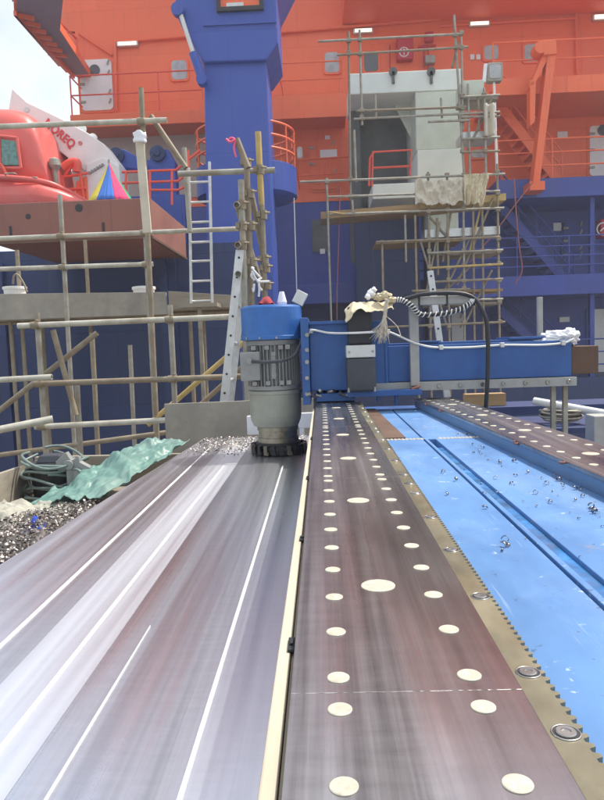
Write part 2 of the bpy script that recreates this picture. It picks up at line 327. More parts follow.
def curve(pts, n=8):       # Catmull-Rom through points
    pts = [V(p) for p in pts]; q = [pts[0] * 2 - pts[1]] + pts + [pts[-1] * 2 - pts[-2]]; out = []
    for i in range(1, len(q) - 2):
        a, b, c, d = q[i - 1:i + 3]
        for k in range(n):
            t = k / n; out.append(.5 * ((2 * b) + (c - a) * t + (2 * a - 5 * b + 4 * c - d) * t * t + (3 * b - a - 3 * c + d) * t ** 3))
    out.append(pts[-1]); return out
def nz3(p, s=1.0): return noise.noise_vector(V(p) * s)
def nz1(p, s=1.0): return noise.noise(V(p) * s)
def crumple(p, f=1.0, n=3):       # sharp folds
    p = V(p) * f; t = 0; a = 1.0
    for i in range(n): t += a * (.35 - abs(noise.noise(p + V((7.3 * i, 3.1, 5.7))) * 1.4)); p = p * 2.1; a *= .55
    return t

# ------------------------------------------------------------------ the ground
GZ = -3.0
struct(MB().box(-1500, 1500, -1500, 1500, GZ - .3, GZ), 'ground', 'deckgrey')

# ================================================================== FOREGROUND MACHINE
# machine bed with blue trough
bed = empty('machine_bed', 'light blue painted trough floor of the machine bed between the two drilled steel rails', 'machine bed', (.3, 1.7, -.5))
TZ = -.045
b = MB(); b.box(-.03, .36, -.6, 3.9, -.5, TZ - .03); b.box(.36, .82, -.6, 3.9, -.5, TZ - .03)
mk(b, 'bed_body', 'bluegantry', bed)
b = MB(); b.box(.195, .342, -.6, 2.35, TZ - .028, TZ); b.box(.195, .342, 2.357, 3.45, TZ - .028, TZ - .001)
b.box(.349, .360, -.6, 2.35, TZ - .028, TZ); b.box(.386, .80, -.6, 2.35, TZ - .028, TZ); b.box(.349, .80, 2.357, 3.45, TZ - .028, TZ - .001)
mk(b, 'trough_floor', 'trough', bed, bevel=.0015)
b = MB(); b.box(.3605, .3855, -.6, 2.2, TZ - .027, TZ - .0075); mk(b, 'oily_channel', 'wet', bed)
b = MB()
for i in range(26):
    x = .2 + i * .013; 
    if .335 < x < .392: continue
    b.grid(lambda u, v, x=x: V((x + u * .016, 2.345 + v * .02 + .002 * nz1((x * 40, v, 1)), TZ + .0005 + .005 * math.sin(PI * u) * math.sin(PI * v) + .001 * nz1((x * 90 + u, v * 3, 2)))), 3, 3)
mk(b, 'weld_seam', 'greyframe', bed)
b = MB(); b.prism([V((.2, 2.365, TZ + .0005)), V((.285, 2.365, TZ + .0005)), V((.262, 3.42, TZ + .0005)), V((.19, 3.42, TZ + .0005))], (0, 0, .006)); mk(b, 'bare_steel_patch', 'brownsteel', bed)
b = MB()
for x in (0.0, .7):
    for y in (.0, 1.9, 3.7): b.box(x, x + .1, y, y + .1, GZ, -.5)
mk(b, 'support_legs', 'bluegantry', bed)

def disc(mb, x, y, z, r, t=.0012, n=28):
    mb.lathe((x, y, z), [(r * 1.0, -.003), (r, t * .6), (r * .93, t)], n)

# centre rail
rail = empty('guide_rail', 'long dark steel rail with rows of brass plugs in the middle', 'rail', (.063, 1.5, -.3))
SEAM = [-.366, .562, 1.489, 2.416, 3.343, 3.75]
XR0, XR1 = -.036, .162
for i in range(len(SEAM) - 1):
    y0, y1 = SEAM[i] + .0002, SEAM[i + 1] - .0002
    b = MB(); b.box(XR0, XR1, y0, y1, -.046, 0); mk(b, 'rail_plate', 'rail', rail, bevel=.0005)
b = MB(); b.box(XR0 + .012, XR1 - .01, -.366, 3.75, -.3, -.046); mk(b, 'rail_web', 'rail', rail)
for sy in SEAM[1:4]:
    b = MB()
    for k in range(24):
        if random.random() < .3: continue
        x = XR0 + .004 + k * .0082
        b.grid(lambda u, v, x=x, sy=sy: V((x + u * .010, sy - .0012 + v * .0024, -.0002 + .0005 * math.sin(PI * u) * math.sin(PI * v) * (1 + nz1((x * 300, sy, v))))), 2, 2)
    mk(b, 'weld_bead', 'weldgrey', rail)
for i in range(4):
    y0 = SEAM[i]
    for k in range(10):
        y = y0 + .026 + k * (.927 - .052) / 9.0
        if y < .1: continue
        for x in (.0058, .1225):
            b = MB(); disc(b, x, y, 0, .0105 + random.uniform(-.0004, .0004)); mk(b, 'plug', 'plug', rail)
    for fr in (.275, .765):
        y = y0 + fr * .927
        if y > .1: b = MB(); disc(b, .0605, y, 0, .021, n=36); mk(b, 'large_plug', 'plug', rail)

# rack beside the rail
rack = empty('gear_rack', 'narrow olive gear rack with teeth and bolts along the middle rail', 'gear rack', (.18, 1.5, -.03))
XT = .1925
poly = [V((XR1 + .0012, -.3, 0)), V((XR1 + .0012, 3.4, 0))]
y = 3.4; pit = .0125; tooth = []
while y > -.3:
    tooth += [V((XT, y, 0)), V((XT, y - pit * .32, 0)), V((XT - .0052, y - pit * .5, 0)), V((XT - .0052, y - pit * .82, 0))]; y -= pit
b = MB(); b.box(XR1 + .0012, XT - .0052, -.3, 3.4, -.03, -.003)
# toothed top plate built tooth by tooth
yy = 3.4
while yy > -.3:
    b.prism([V((XT - .0052, yy + pit * .18, -.003)), V((XT, yy, -.003)), V((XT, yy - pit * .32, -.003)), V((XT - .0052, yy - pit * .5, -.003))], (0, 0, -.027)); yy -= pit
mk(b, 'rack_bar', 'rack', rack)
for yb in (.14, .315, .5015, .597, .782, .962, 1.147, 1.334, 1.428, 1.527, 1.71, 1.9, 2.08, 2.27, 2.36, 2.55, 2.74, 2.93, 3.1):
    b = MB(); b.lathe((.1772, yb, -.003), [(.0104, -.002), (.0104, .0003)], 28)
    cb = mk(b, 'counterbore_shade', 'black', rack)  # raised disc; the bolt recess's shade is put into its black colour
    b = MB(); rim = [V((.1772 + .0106 * math.cos(t), yb + .0106 * math.sin(t), -.0028)) for t in [2 * PI * i / 32 for i in range(33)]]; b.tube(rim, .0008, 6); mk(b, 'worn_rim', 'bolt', cb)
    b = MB(); b.lathe((.1772, yb, -.003), [(.0078, -.001), (.0078, .0012), (.0070, .0020), (.0040, .0020), (.0036, .0010)], 24); sb = mk(b, 'socket_bolt', 'bolt', cb)

# right rail (yawed a little towards the middle one)
RA, RB = V((.662, .0, 0)), V((.469, 3.5, 0)); RW_ = .192
rdir = (RB - RA).normalized(); rn = V((rdir.y, -rdir.x, 0))
rr = empty('guide_rail', 'dark steel rail with bluish side face right of the blue trough', 'rail', (.65, 1.8, TZ))
def rpt(s, t, z): p = RA + rdir * s + rn * t; return V((p.x, p.y, z))
b = MB(); b.hexa([rpt(.1, .003, TZ + .0005), rpt(.1, RW_, TZ + .0005), rpt(3.5, RW_, TZ + .0005), rpt(3.5, .003, TZ + .0005), rpt(.1, .003, -.012), rpt(.1, RW_, -.012), rpt(3.5, RW_, -.012), rpt(3.5, .003, -.012)])
mk(b, 'rail_base', 'side_blue', rr)
b = MB(); b.hexa([rpt(.1, 0, -.012), rpt(.1, RW_, -.012), rpt(3.5, RW_, -.012), rpt(3.5, 0, -.012), rpt(.1, 0, 0), rpt(.1, RW_, 0), rpt(3.5, RW_, 0), rpt(3.5, 0, 0)])
mk(b, 'rail_plate', 'rail', rr, bevel=.002)
s = 1.0; k = 0
while s < 3.45:
    for t in (.04, .155):
        p = rpt(s, t, 0); b = MB(); disc(b, p.x, p.y, 0, .0105); mk(b, 'plug', 'plug', rr)
    if k % 5 == 2:
        p = rpt(s + .05, .098, 0); b = MB(); disc(b, p.x, p.y, 0, .021, n=32); mk(b, 'large_plug', 'plug', rr)
    s += .0935; k += 1
for s in (1.62, 1.95, 2.9, 3.2):
    b = MB()
    for q in range(3): 
        c = rpt(s + q * .012, -.0025 - random.random() * .002, -.006 + random.uniform(-.003, .002)); b.lathe(c, [(.001, -.003), (.004, -.001), (.0035, .002), (.001, .004)], 8)
    mk(b, 'weld_spatter', 'redsteel', rr)

# machined plate (workpiece), lower than the rails
PZt = -.27
pl = empty('machined_plate', 'wide shiny steel plate under the cutter with bright milled ridges', 'steel plate', (-.5, 2.1, -.36))
def ledge(y): return -.993 + .0577 * y
Y0, Y1 = -.5, 4.18
strips = [(None, -.6472, 'plate', .0005, 0), (-.6469, -.575, 'plate_dim', -.0004, 0), (-.5747, -.425, 'plate_glare', 0, .0006), (-.4247, -.2005, 'plate_dim', 0, -.0004), (-.2002, -.094, 'plate', 0, 0)]
for x0, x1, m, za, zb in strips:
    b = MB()
    if x0 is None: q = [(ledge(Y0), Y0), (x1, Y0), (x1, Y1), (ledge(Y1), Y1)]
    else: q = [(x0, Y0), (x1, Y0), (x1, Y1), (x0, Y1)]
    zz = [za, zb, zb, za]
    n = 1
    b.hexa([V((x, y, PZt - .09)) for x, y in q] + [V((x, y, PZt + z)) for (x, y), z in zip(q, zz)])
    mk(b, 'milled_pass', m, pl)
b = MB(); b.box(-.72, -.1, Y0, Y1, -.12 + PZt, PZt - .0905); mk(b, 'underside_plate', 'brownsteel', pl)
for x, w, y0, y1 in ((-.647, .0072, Y0, 4.05), (-.484, .0072, Y0, 3.2), (-.198, .0070, Y0, 3.15), (-.3705, .0036, Y0, 1.35)):
    b = MB(); pr = [(-w / 2, -.004), (-w / 2, .0012), (-w * .25, .0032), (w * .25, .0032), (w / 2, .0012), (w / 2, -.004)]
    ny = 60; vs = []; fs = []
    for j in range(ny + 1):
        yv = y0 + (y1 - y0) * j / ny
        f = 1 if x != -.3705 else max(.1, min(1, (1.38 - yv) * 2.2))
        f *= 1 + .22 * nz1((x * 10, yv * 6, 0))
        for px_, pz_ in pr: vs.append(V((x + px_ * f, yv, PZt + pz_)))
    for j in range(ny):
        for i in range(5): fs.append((j * 6 + i, j * 6 + i + 1, (j + 1) * 6 + i + 1, (j + 1) * 6 + i))
    b.add(vs, fs); mk(b, 'milled_ridge', 'ridge', pl)
b = MB()
for x in (-.8, -.25):
    for y in (.3, 2.2, 3.9): b.box(x, x + .1, y, y + .1, GZ, PZt - .121)
mk(b, 'support_legs', 'brownsteel', pl)

# cream batten between plate and rail
bt = empty('edge_batten', 'cream wooden batten wedged along the left side of the middle rail', 'batten', (-.05, 1.5, -.3))
b = MB(); b.hexa([(-.0560, -.4, -.30), (-.0415, -.4, -.30), (-.0405, 3.25, -.30), (-.050, 3.25, -.30), (-.0560, -.4, -.014), (-.0415, -.4, -.014), (-.0405, 3.25, -.014), (-.050, 3.25, -.014)])
mk(b, 'batten_strip', 'cream', bt, bevel=.002)
b = MB(); b.box(-.0400, -.0365, -.4, 3.3, -.30, -.016); mk(b, 'backing_strip', 'rack', bt)
for yb, l in ((.67, .03), (1.06, .022), (1.55, .03), (2.2, .05)):
    b = MB(); b.box(-.0445, -.0375, yb, yb + l, -.0145, -.0105); b.box(-.0425, -.039, yb + l * .3, yb + l * .7, -.0104, -.0075); mk(b, 'clip', 'black', bt, bevel=.001)

# ------------------------------------------------------------------ milling head
HX, HY = -.243, 3.565
head = empty('milling_head', 'grey finned milling motor with a round blue fan cover standing over the steel plate', 'milling head', (HX, HY, PZt))
def hc(px, y): return P(px, y, HY)
c0 = hc(271.5, 320)
def hz(y): return P(272, y, HY).z
b = MB(); z0, z1 = hz(340), hz(306)
b.lathe((c0.x, HY, 0), [(.150, z0), (.160, z0 + .002), (.160, z0 + .018), (.1575, z0 + .022), (.1575, z1 - .012), (.152, z1 - .003), (.14, z1), (.06, z1 + .001)], 56)
fc = mk(b, 'fan_cover', 'cap_blue', head)
b = MB()
for k in range(12):
    a = k * PI / 6 + .2; p = V((c0.x + math.cos(a) * .1605, HY + math.sin(a) * .1605, z0 + .01)); b.tube([p, p + V((math.cos(a), math.sin(a), 0)) * .004], .006, 8)
mk(b, 'cover_screws', 'bolt', fc)
b = MB(); cx = c0.x + .001; zb, zt = hz(389), z0
b.lathe((cx, HY, 0), [(.118, zb), (.118, zt + .004)], 40); body = mk(b, 'motor_body', 'motor', head)
b = MB()
for k in range(44):
    a = 2 * PI * k / 44; 
    dx, dy = math.cos(a), math.sin(a)
    p = V((cx + dx * .126, HY + dy * .126, zb + .022)); q = V((p.x, p.y, zt - .028)); b.bar(p, q, .0055, .022, up=(dx, dy, 0))
mk(b, 'cooling_fins', 'motor', body)
b = MB(); b.lathe((cx, HY, 0), [(.128, zb), (.138, zb + .002), (.138, zb + .022), (.128, zb + .024)], 48); mk(b, 'end_bell', 'motor', body); b = MB(); b.lathe((cx, HY, 0), [(.12, zt - .028), (.139, zt - .026), (.141, zt - .002), (.12, zt)], 48)
mk(b, 'end_bell', 'motor', body)
b = MB()
for x in (-.088, -.02, .05, .085):
    for z in (zb + .028, zt - .05): b.box(cx + x - .012, cx + x + .012, HY - .148, HY - .09, z, z + .022)
b.box(cx + .0, cx + .022, HY - .15, HY - .1, zb + .06, zt - .06)
for k in range(4): b.box(cx + .0, cx + .024, HY - .152, HY - .1, zb + .07 + k * .035, zb + .088 + k * .035)
mk(b, 'mounting_lugs', 'motor', body, bevel=.002)
tb = rect(240, 352, 258, 381, HY - .17)
b = MB(); b.box(tb[0], tb[1] + .01, HY - .165, HY + .03, tb[2], tb[3]); t_ = mk(b, 'terminal_box', 'motor', body, bevel=.006)
b = MB(); g = V((P(250, 361, HY - .17).x, HY - .166, P(250, 361, HY - .17).z)); b.tube([g, g + V((0, -.02, 0))], .015, 14); b.tube([g + V((0, -.018, 0)), g + V((0, -.03, 0))], .011, 12); mk(b, 'cable_gland', 'bolt', t_)
b = MB(); cg = c0.x + .004; zg0, zg1 = hz(426), zb
b.lathe((cg, HY, 0), [(.10, zg0), (.118, zg0 + .006), (.130, zg0 + .035), (.135, zg0 + .06), (.137, zg1 - .022), (.142, zg1 - .02), (.142, zg1 - .004), (.13, zg1)], 56)
mk(b, 'gearbox', 'gearbox', head)
b = MB(); cn = c0.x + .012; zn0 = hz(442)
b.lathe((cn, HY, 0), [(.108, zn0), (.108, zn0 + .03), (.102, zn0 + .032), (.102, zg0 - .02), (.108, zg0 - .018), (.108, zg0 + .004)], 48); sp = mk(b, 'spindle', 'spindle', head)
b = MB(); b.lathe((cn, HY, 0), [(.108, zn0 - .012), (.118, zn0 - .01), (.118, zn0 + .005), (.106, zn0 + .006)], 48); mk(b, 'spindle_nose', 'black', sp)
b = MB(); cc = c0.x + .014; zc1 = zn0 - .008
b.lathe((cc, HY, 0), [(.12, PZt + .008), (.134, PZt + .012), (.138, PZt + .03), (.132, zc1 - .02), (.122, zc1 - .004), (.1, zc1)], 56); ct = mk(b, 'face_cutter', 'cutter', head)
for k in range(22):
    a = 2 * PI * k / 22; dx, dy = math.cos(a), math.sin(a); c_ = V((cc + dx * .139, HY + dy * .139, PZt + .032)); tv = V((-dy, dx, 0))
    b = MB(); b.bar(c_ - V((0, 0, .026)), c_ + V((0, 0, .022)), .020, .020, up=(dx, dy, 0)); b.bar(c_ + tv * .013 - V((0, 0, .028)), c_ + tv * .013 - V((0, 0, .008)), .006, .018, up=(dx, dy, 0))
    mk(b, 'insert', 'carbide' if k % 3 == 0 else 'cutter', ct, bevel=.0015)
b = MB(); b.tube(curve([g + V((0, -.02, 0)), P(262, 362, HY - .2), P(280, 361, HY - .21), P(293, 356, HY - .18), P(301, 343, HY - .12), P(309, 333, 3.42)]), .0085, 10)
mk(b, 'power_cable', 'servo', head)

# grey tilted box on top of the fan cover
b = MB(); b.bar(P(297, 304, 3.56), P(303, 292, 3.56), .06, .035, up=(0, 1, 0)); solo(b, 'junction_box', 'silver', 'small tilted pale grey box on the right rim of the blue fan cover', 'junction box', bevel=.003)
b = MB(); b.lathe((P(282, 302, 3.6).x, 3.6, z1), [(.022, .001), (.026, .02), (.022, .035), (.016, .06), (.012, .075)], 14); solo(b, 'spray_can', 'bag', 'small white bottle standing on top of the blue fan cover', 'bottle')
b = MB(); b.grid(lambda u, v: V((P(267, 302, 3.62).x - .04 + u * .08, 3.55 + v * .1, z1 + .01 + .04 * math.sin(PI * u) * math.sin(PI * v) + .018 * nz1((u * 4, v * 4, 3)))), 10, 10); solo(b, 'crumpled_cloth', 'dullred', 'crumpled red cloth lying on top of the blue fan cover', 'cloth', thick=.003)

# ------------------------------------------------------------------ gantry
GY = 3.44
gan = empty('gantry', 'dark blue gantry beam bridging the rails with its black servo motor', 'gantry', (.55, 3.6, 0))
zB = P(345, 391, GY).z
x0, x1, a, z1g = rect(304, 322, 388, 390, GY)
b = MB(); b.box(x0 + .03, x1, GY, GY + .36, a, z1g); sad = mk(b, 'saddle', 'bluegantry', gan, bevel=.004)
b = MB(); b.box(x0 - .012, x0 + .028, GY - .05, GY + .38, P(306, 404, GY).z, P(306, 318, GY).z); fl = mk(b, 'head_flange', 'bluegantry', gan, bevel=.004)
for yv in (335, 350, 362, 378, 394): 
    b = MB(); p = P(307, yv, GY - .05); b.tube([p + V((0, .005, 0)), p + V((0, -.012, 0))], .011, 6)
    mk(b, 'flange_bolt', 'bolt', fl)
b = MB(); b.pbox(306, 321, 350, 324, GY - .02, .02); b.pbox(385, 322, 387, 392, GY - .006, .006); mk(b, 'saddle_trim', 'bluegantry', sad, bevel=.001)
x0b, x1b, a, zt = rect(389, 343, 573, 379, GY)
a = P(480, 379.5, GY).z; zt = P(480, 343, GY).z
b = MB(); b.box(x1 + .001, x1b, GY + .02, GY + .32, a, zt); cbm = mk(b, 'cross_beam', 'bluegantry', gan, bevel=.004)
b = MB(); b.box(x1 + .01, x1b - .1, GY + .05, GY + .3, zt, zt + .012); b.box(.48, .60, GY + .03, GY + .3, zt + .012, zt + .02); b.box(.95, 1.12, GY + .03, GY + .3, zt + .012, zt + .024); mk(b, 'top_strip', 'bluegantry', cbm, bevel=.002)
xs0 = P(366, 386, GY).x; xs1 = P(576, 382, GY).x; zs1 = a - .002; zs0 = a - .046
b = MB(); b.box(xs0, xs1, GY - .012, GY + .3, zs0, zs1); es = mk(b, 'edge_strip', 'greyframe', gan, bevel=.002)
for px in (439, 460, 482, 503, 525, 547, 568):
    p = V((P(px, 384, GY).x, GY - .012, (zs0 + zs1) / 2)); b = MB(); b.lathe(p, [(.0115, .001), (.0115, -.006), (.0105, -.0075), (.006, -.0075), (.006, -.002)], 18, axis='y'); mk(b, 'socket_bolt', 'bolt', es)
ze = P(587, 360, GY).z
b = MB(); r_ = rect(574, 346, 601, 374, GY); b.box(x1b + .001, r_[1], GY + .03, GY + .2, r_[2], r_[3]); mk(b, 'rusty_end_block', 'brownsteel', gan, bevel=.003)
# base plate under servo
r_ = rect(347, 390, 421, 395.5, GY - .06); b = MB(); b.box(r_[0], r_[1], GY - .1, GY - .001, r_[2], r_[3]); b.box(.27, .285, GY - .06, GY - .002, .0, r_[2]); b.box(.36, .375, GY - .06, GY - .002, -.02, r_[2]); b.box(-.03, .16, GY - .03, GY + .3, .006, .045)
mk(b, 'base_bracket', 'bluegantry', gan, bevel=.002)
r2 = r_
# servo
SY = GY - .075; r_ = rect(347, 358, 376, 390, SY - .07); sx = (r_[0] + r_[1]) / 2; w = (r_[1] - r_[0]) / 2
b = MB(); b.box(sx - w, sx + w, SY - w, SY + w, r2[3] + .0005, r_[3]); sv = mk(b, 'servo_motor', 'servo', gan, bevel=.012)
r_b = rect(347, 345, 376, 358, SY - .07); b = MB(); b.box(sx - w, sx + w, SY - w, SY + w, r_b[2] + .002, r_b[3]); mk(b, 'motor_flange', 'silver', sv, bevel=.004)
r_c = rect(351, 306, 375, 345, SY - .07); b = MB(); b.box(sx - w * .83, sx + w * .83, SY - w * .8, SY + w * .8, r_b[3] + .001, r_c[3]); mk(b, 'motor_housing', 'black', sv, bevel=.01)
b = MB()
for dx in (-1, 1):
    for zz in (r_b[2] + .03,): b.tube([(sx + dx * w * .8, SY - w - .001, zz), (sx + dx * w * .8, SY - w - .007, zz)], .006, 8)
    b.tube([(sx + dx * w * .9, SY - w * .9, r2[3]), (sx + dx * w * .9, SY - w * .9, r2[3] + .022)], .007, 8)
mk(b, 'motor_bolts', 'bolt', sv)
# grey tube frame
FY = GY - .04
b = MB(); vx0, vx1, vz0, vz1 = rect(410, 299, 419, 387, FY); vx0 += .0; b.box(vx0, vx1, FY, FY + .038, P(414, 386, FY).z, P(414, 304.5, FY).z); r_ = rect(405, 295, 475, 305, FY); b.box(r_[0], r_[1], FY - .002, FY + .045, P(440, 304.3, FY).z, P(440, 296, FY).z)
gf = mk(b, 'tube_frame', 'greyframe', gan, bevel=.003)
for px in (405, 419, 447, 474):
    p = P(px, 300, FY); b = MB().box(p.x - .004, p.x + .004, FY - .006, FY + .049, p.z - .027, p.z + .027)
    mk(b, 'cable_tie', 'black', gf)
b = MB(); b.bar(P(411, 389, FY - .02), P(420, 386, FY - .02), .05, .008); mk(b, 'foot_plate', 'redsteel', gf)
# posts on/below beam
b = MB(); r_ = rect(538, 297, 543, 343, GY + .1); b.box(r_[0], r_[1], GY + .1, GY + .125, zt, r_[3]); mk(b, 'upright_stub', 'greyframe', gan, bevel=.002)
b = MB()
for px in (553, 565):
    p = P(px, 390, GY + .06); b.box(p.x - .011, p.x + .011, GY + .05, GY + .075, GZ, zs0 - .001)
mk(b, 'support_posts', 'galv', gan)
# cables on the beam
b = MB(); pts = [P(309, 333, 3.42), P(313, 330, GY - .028), P(330, 333, GY - .03), P(352, 333, GY - .18), P(374, 332, GY - .18), P(386, 331, GY - .01), P(410, 341, GY - .05), P(418, 344, GY - .05), P(436, 347.5, GY + .005), P(470, 347.3, GY + .005), P(503, 345, GY + .005), P(540, 345, GY + .005), P(563, 343, GY + .005), P(574, 339, GY + .01)]
b.tube(curve(pts), .0055, 8); wc = mk(b, 'white_cable', 'cable_white', gan)
for px, py in ((441, 347.5), (502, 345), (563, 343), (388, 331.5), (311, 331)):
    p = P(px, py, GY - .001); b = MB().box(p.x - .010, p.x + .010, GY - .014, GY + .019, p.z - .012, p.z + .012)
    mk(b, 'cable_clip', 'silver', wc, bevel=.003)
for i in range(9):
    b = MB(); p = P(308 + i * 6 + random.uniform(-2, 2), 393 + random.uniform(-3, 3), GY - .06); b.tube([p, p + V((random.uniform(.01, .03), random.uniform(-.02, .02), random.uniform(-.015, .015)))], random.uniform(.005, .011), 10); mk(b, 'fitting', 'bolt', gan)

# black hose drooping off the frame
b = MB(); b.tube(curve([P(405, 299, FY - .02), P(425, 294, FY - .02), P(455, 293, FY - .02), P(472, 297, FY - .02), P(481, 308, FY - .03), P(487, 325, FY - .03), P(488, 355, FY - .03), P(487, 390, FY - .03), P(485, 420, FY)]), .0105, 12)
solo(b, 'hose', 'black', 'thick black hose looping over the grey frame and hanging in front of the blue beam', 'hose')
def spiral(path, r, turns, rt):
    out = []; n = len(path)
    fr = MB()._frames(path)
    for i in range(n * 5 - 4):
        j = min(i // 5, n - 1); f = (i % 5) / 5; p = path[j].lerp(path[min(j + 1, n - 1)], f); a, u = fr[j]; t = 2 * PI * turns * i / (n * 5 - 5); out.append(p + (a * math.cos(t) + u * math.sin(t)) * r)
    return out
sh = empty('spiral_hose', 'black hose with a white spiral wrap drooping beside the grey upright', 'hose', P(440, 312, FY))
path = curve([P(393, 300, FY - .02), P(402, 300, FY - .025), P(412, 306, FY - .03), P(420, 314, FY - .02), P(440, 314, FY - .02), P(458, 310, FY - .02), P(470, 303, FY - .02), P(473, 299, FY - .02)], 10)
b = MB(); b.tube(path, .010, 10); mk(b, 'hose_core', 'black', sh); b = MB(); b.tube(spiral(path, .011, 26, 0), .0032, 6); mk(b, 'spiral_wrap', 'cable_white', sh)

# rag over the servo
def rag_fn(u, v):
    p0 = P(346, 306, SY - .12); p1 = P(392, 298, SY - .06)
    x = p0.x + (p1.x - p0.x) * u; y = SY - .10 + v * .2; z = P(365, 304, SY).z + .016 * crumple((u * 2.6, v * 1.6, 1), 1.2, 2)
    edge = max(0, .28 - v) * 1.0 + max(0, v - .8) * .5; z -= edge * (.16 + .1 * nz1((u * 5, 2, 3))) + max(0, .14 - u) * .35 * (1 - v * .5)
    return V((x + .012 * nz1((v * 6, u * 6, 7)), y - edge * .03, z + .002))
b = MB().grid(rag_fn, 64, 48); solo(b, 'rag', 'rag', 'cream canvas rag draped over the top of the black servo motor', 'rag', thick=.002)
b = MB()
for c_, r in ((P(384, 296, SY - .05), .03), (P(391, 300, SY - .06), .022), (P(378, 298, SY), .02)):
    b.grid(lambda u, v, c_=c_, r=r: c_ + V((math.cos(2 * PI * u) * math.sin(PI * v) * 1.25, math.sin(2 * PI * u) * math.sin(PI * v), math.cos(PI * v) * .75)) * r * (.85 + .6 * crumple((math.cos(2 * PI * u) * math.sin(PI * v) + c_.x * 30, math.sin(2 * PI * u) * math.sin(PI * v), math.cos(PI * v)), 1.2, 2)), 40, 26)
solo(b, 'cloth_knot', 'yellow' if False else 'rag', 'knotted yellowish cloth bundle at the end of the rag on the servo motor', 'cloth')
b = MB()
for c_, r in ((P(371, 294, SY), .02), (P(374, 290, SY), .013), (P(368, 297, SY - .02), .014)):
    b.grid(lambda u, v, c_=c_, r=r: c_ + V((math.cos(2 * PI * u) * math.sin(PI * v), math.sin(2 * PI * u) * math.sin(PI * v), math.cos(PI * v))) * r * (1 + .6 * nz1((math.cos(2 * PI * u) * 2, math.sin(2 * PI * u) * 2, v * 5))), 14, 8)
solo(b, 'paper_wad', 'bag', 'crumpled white tissue lying on the rag above the servo motor', 'tissue')
rp = empty('frayed_rope', 'frayed beige rope tassel hanging from the cloth knot in front of the beam', 'rope', P(385, 340, SY - .09))
b = MB()
for k in range(3):
    pth = [P(387 - 0.3 * i + 1.2 * math.sin(i * 1.1 + k * 2.1), 299 + i * 2.3, SY - .10 + .005 * math.cos(i * 1.1 + k * 2.1)) for i in range(11)]; b.tube(pth, .005, 7)
mk(b, 'braid', 'rope', rp)
b = MB()
for k in range(70):
    x0_ = 384.5 + random.uniform(-1.5, 1.5); spx = random.gauss(-4, 5.5); l = random.uniform(15, 26)
    pts = [P(x0_ + spx * t ** 1.4 + random.uniform(-.8, .8) * t, 318 + l * t - (2 * t if abs(spx) > 9 else 0), SY - .10 + random.uniform(-.03, .01) * t) for t in (0, .25, .5, .75, 1)]
    b.tube(pts, [.0022, .002, .0018, .0014, .0008], 4)
b.tube(curve([P(386, 316, SY - .1), P(393, 322, SY - .1), P(398, 328, SY - .09), P(401, 337, SY - .09)]), .0022, 5)
mk(b, 'loose_strands', 'rope', rp)

# white bag at right end of the beam
b = MB()
for c_, r, sc in ((P(556, 338, GY + .08), .055, (1.5, 1, .75)), (P(569, 337, GY + .08), .05, (1, 1, .9)), (P(543, 341, GY + .06), .032, (1.7, 1, .45))):
    b.grid(lambda u, v, c_=c_, r=r, sc=sc: c_ + V((sc[0] * math.cos(2 * PI * u) * math.sin(PI * v), sc[1] * math.sin(2 * PI * u) * math.sin(PI * v), sc[2] * math.cos(PI * v))) * r * (.9 + .5 * crumple((math.cos(2 * PI * u) * math.sin(PI * v) + c_.x * 9, math.sin(2 * PI * u) * math.sin(PI * v), math.cos(PI * v)), 1.1, 2)), 70, 44)
solo(b, 'plastic_bag', 'bag', 'crumpled white plastic bag wrapped over the right end of the blue beam', 'plastic bag')

# curled chips on the trough
def chip_mb(seed):
    rnd = random.Random(seed); b = MB(); n = 12; r = rnd.uniform(.006, .010); w = rnd.uniform(.004, .008); turn = rnd.uniform(1.7, 4.4)
    tilt = rnd.uniform(.5, 1.5); vs = []
    for i in range(n + 1):
        t = turn * i / n; rad = r * (1 - .35 * i / n)
        for k in (-1, 1):
            q = V((rad * math.cos(t), k * w / 2 + .004 * i / n, rad * math.sin(t) + r)); vs.append(Matrix.Rotation(tilt * .3, 3, 'X') @ q)
    mz = min(v.z for v in vs)
    vs = [v - V((0, 0, mz - .0006)) for v in vs]
    b.add(vs, [(2 * i, 2 * i + 1, 2 * i + 3, 2 * i + 2) for i in range(n)], True); return b
protos = []
zc = [(295, 178), (301, 170), (312, 190), (345, 200), (350, 215), (381, 203), (415, 210), (422, 213), (375, 258), (435, 283), (450, 245), (478, 278), (500, 262), (504, 268), (492, 250), (545, 268), (575, 275), (580, 322), (585, 335), (572, 318), (205, 230), (213, 285), (335, 285), (410, 395), (360, 402), (352, 425), (366, 412), (545, 440), (600, 365), (316, 200), (440, 208), (455, 262), (461, 258), (583, 328), (577, 330), (574, 324), (590, 341), (297, 185), (293, 172), (347, 206), (388, 207), (352, 412), (371, 262), (520, 330), (540, 345), (480, 240), (530, 272), (548, 275), (330, 290), (240, 250), (300, 260), (260, 225), (520, 250), (590, 330), (535, 300), (470, 305)]
rnd = random.Random(21); zc += [(rnd.uniform(60 + .75 * y, 190 + 1.25 * y), y) for y in [rnd.uniform(110, 330) for _ in range(34)]]
for i, (zx, zy) in enumerate(zc):
    p = G(360 + zx * .404, 380 + zy * .404, TZ); rz = random.uniform(0, 6.28)
    if i < 5:
        o = solo(chip_mb(i + 1), 'metal_chip', 'chip', 'small bright curled metal chip lying on the blue trough floor', 'metal chip', group='curled metal chips on the blue trough', loc=(0, 0, 0), thick=.0008); protos.append(o)
    else:
        o = link(protos[i % 5].copy())
    o.location = (p.x, p.y, TZ + .001); o.rotation_euler = (0, 0, rz); sc = random.choice((.35, .45, .5, .6, .7, .85)); o.scale = (sc, sc, sc)
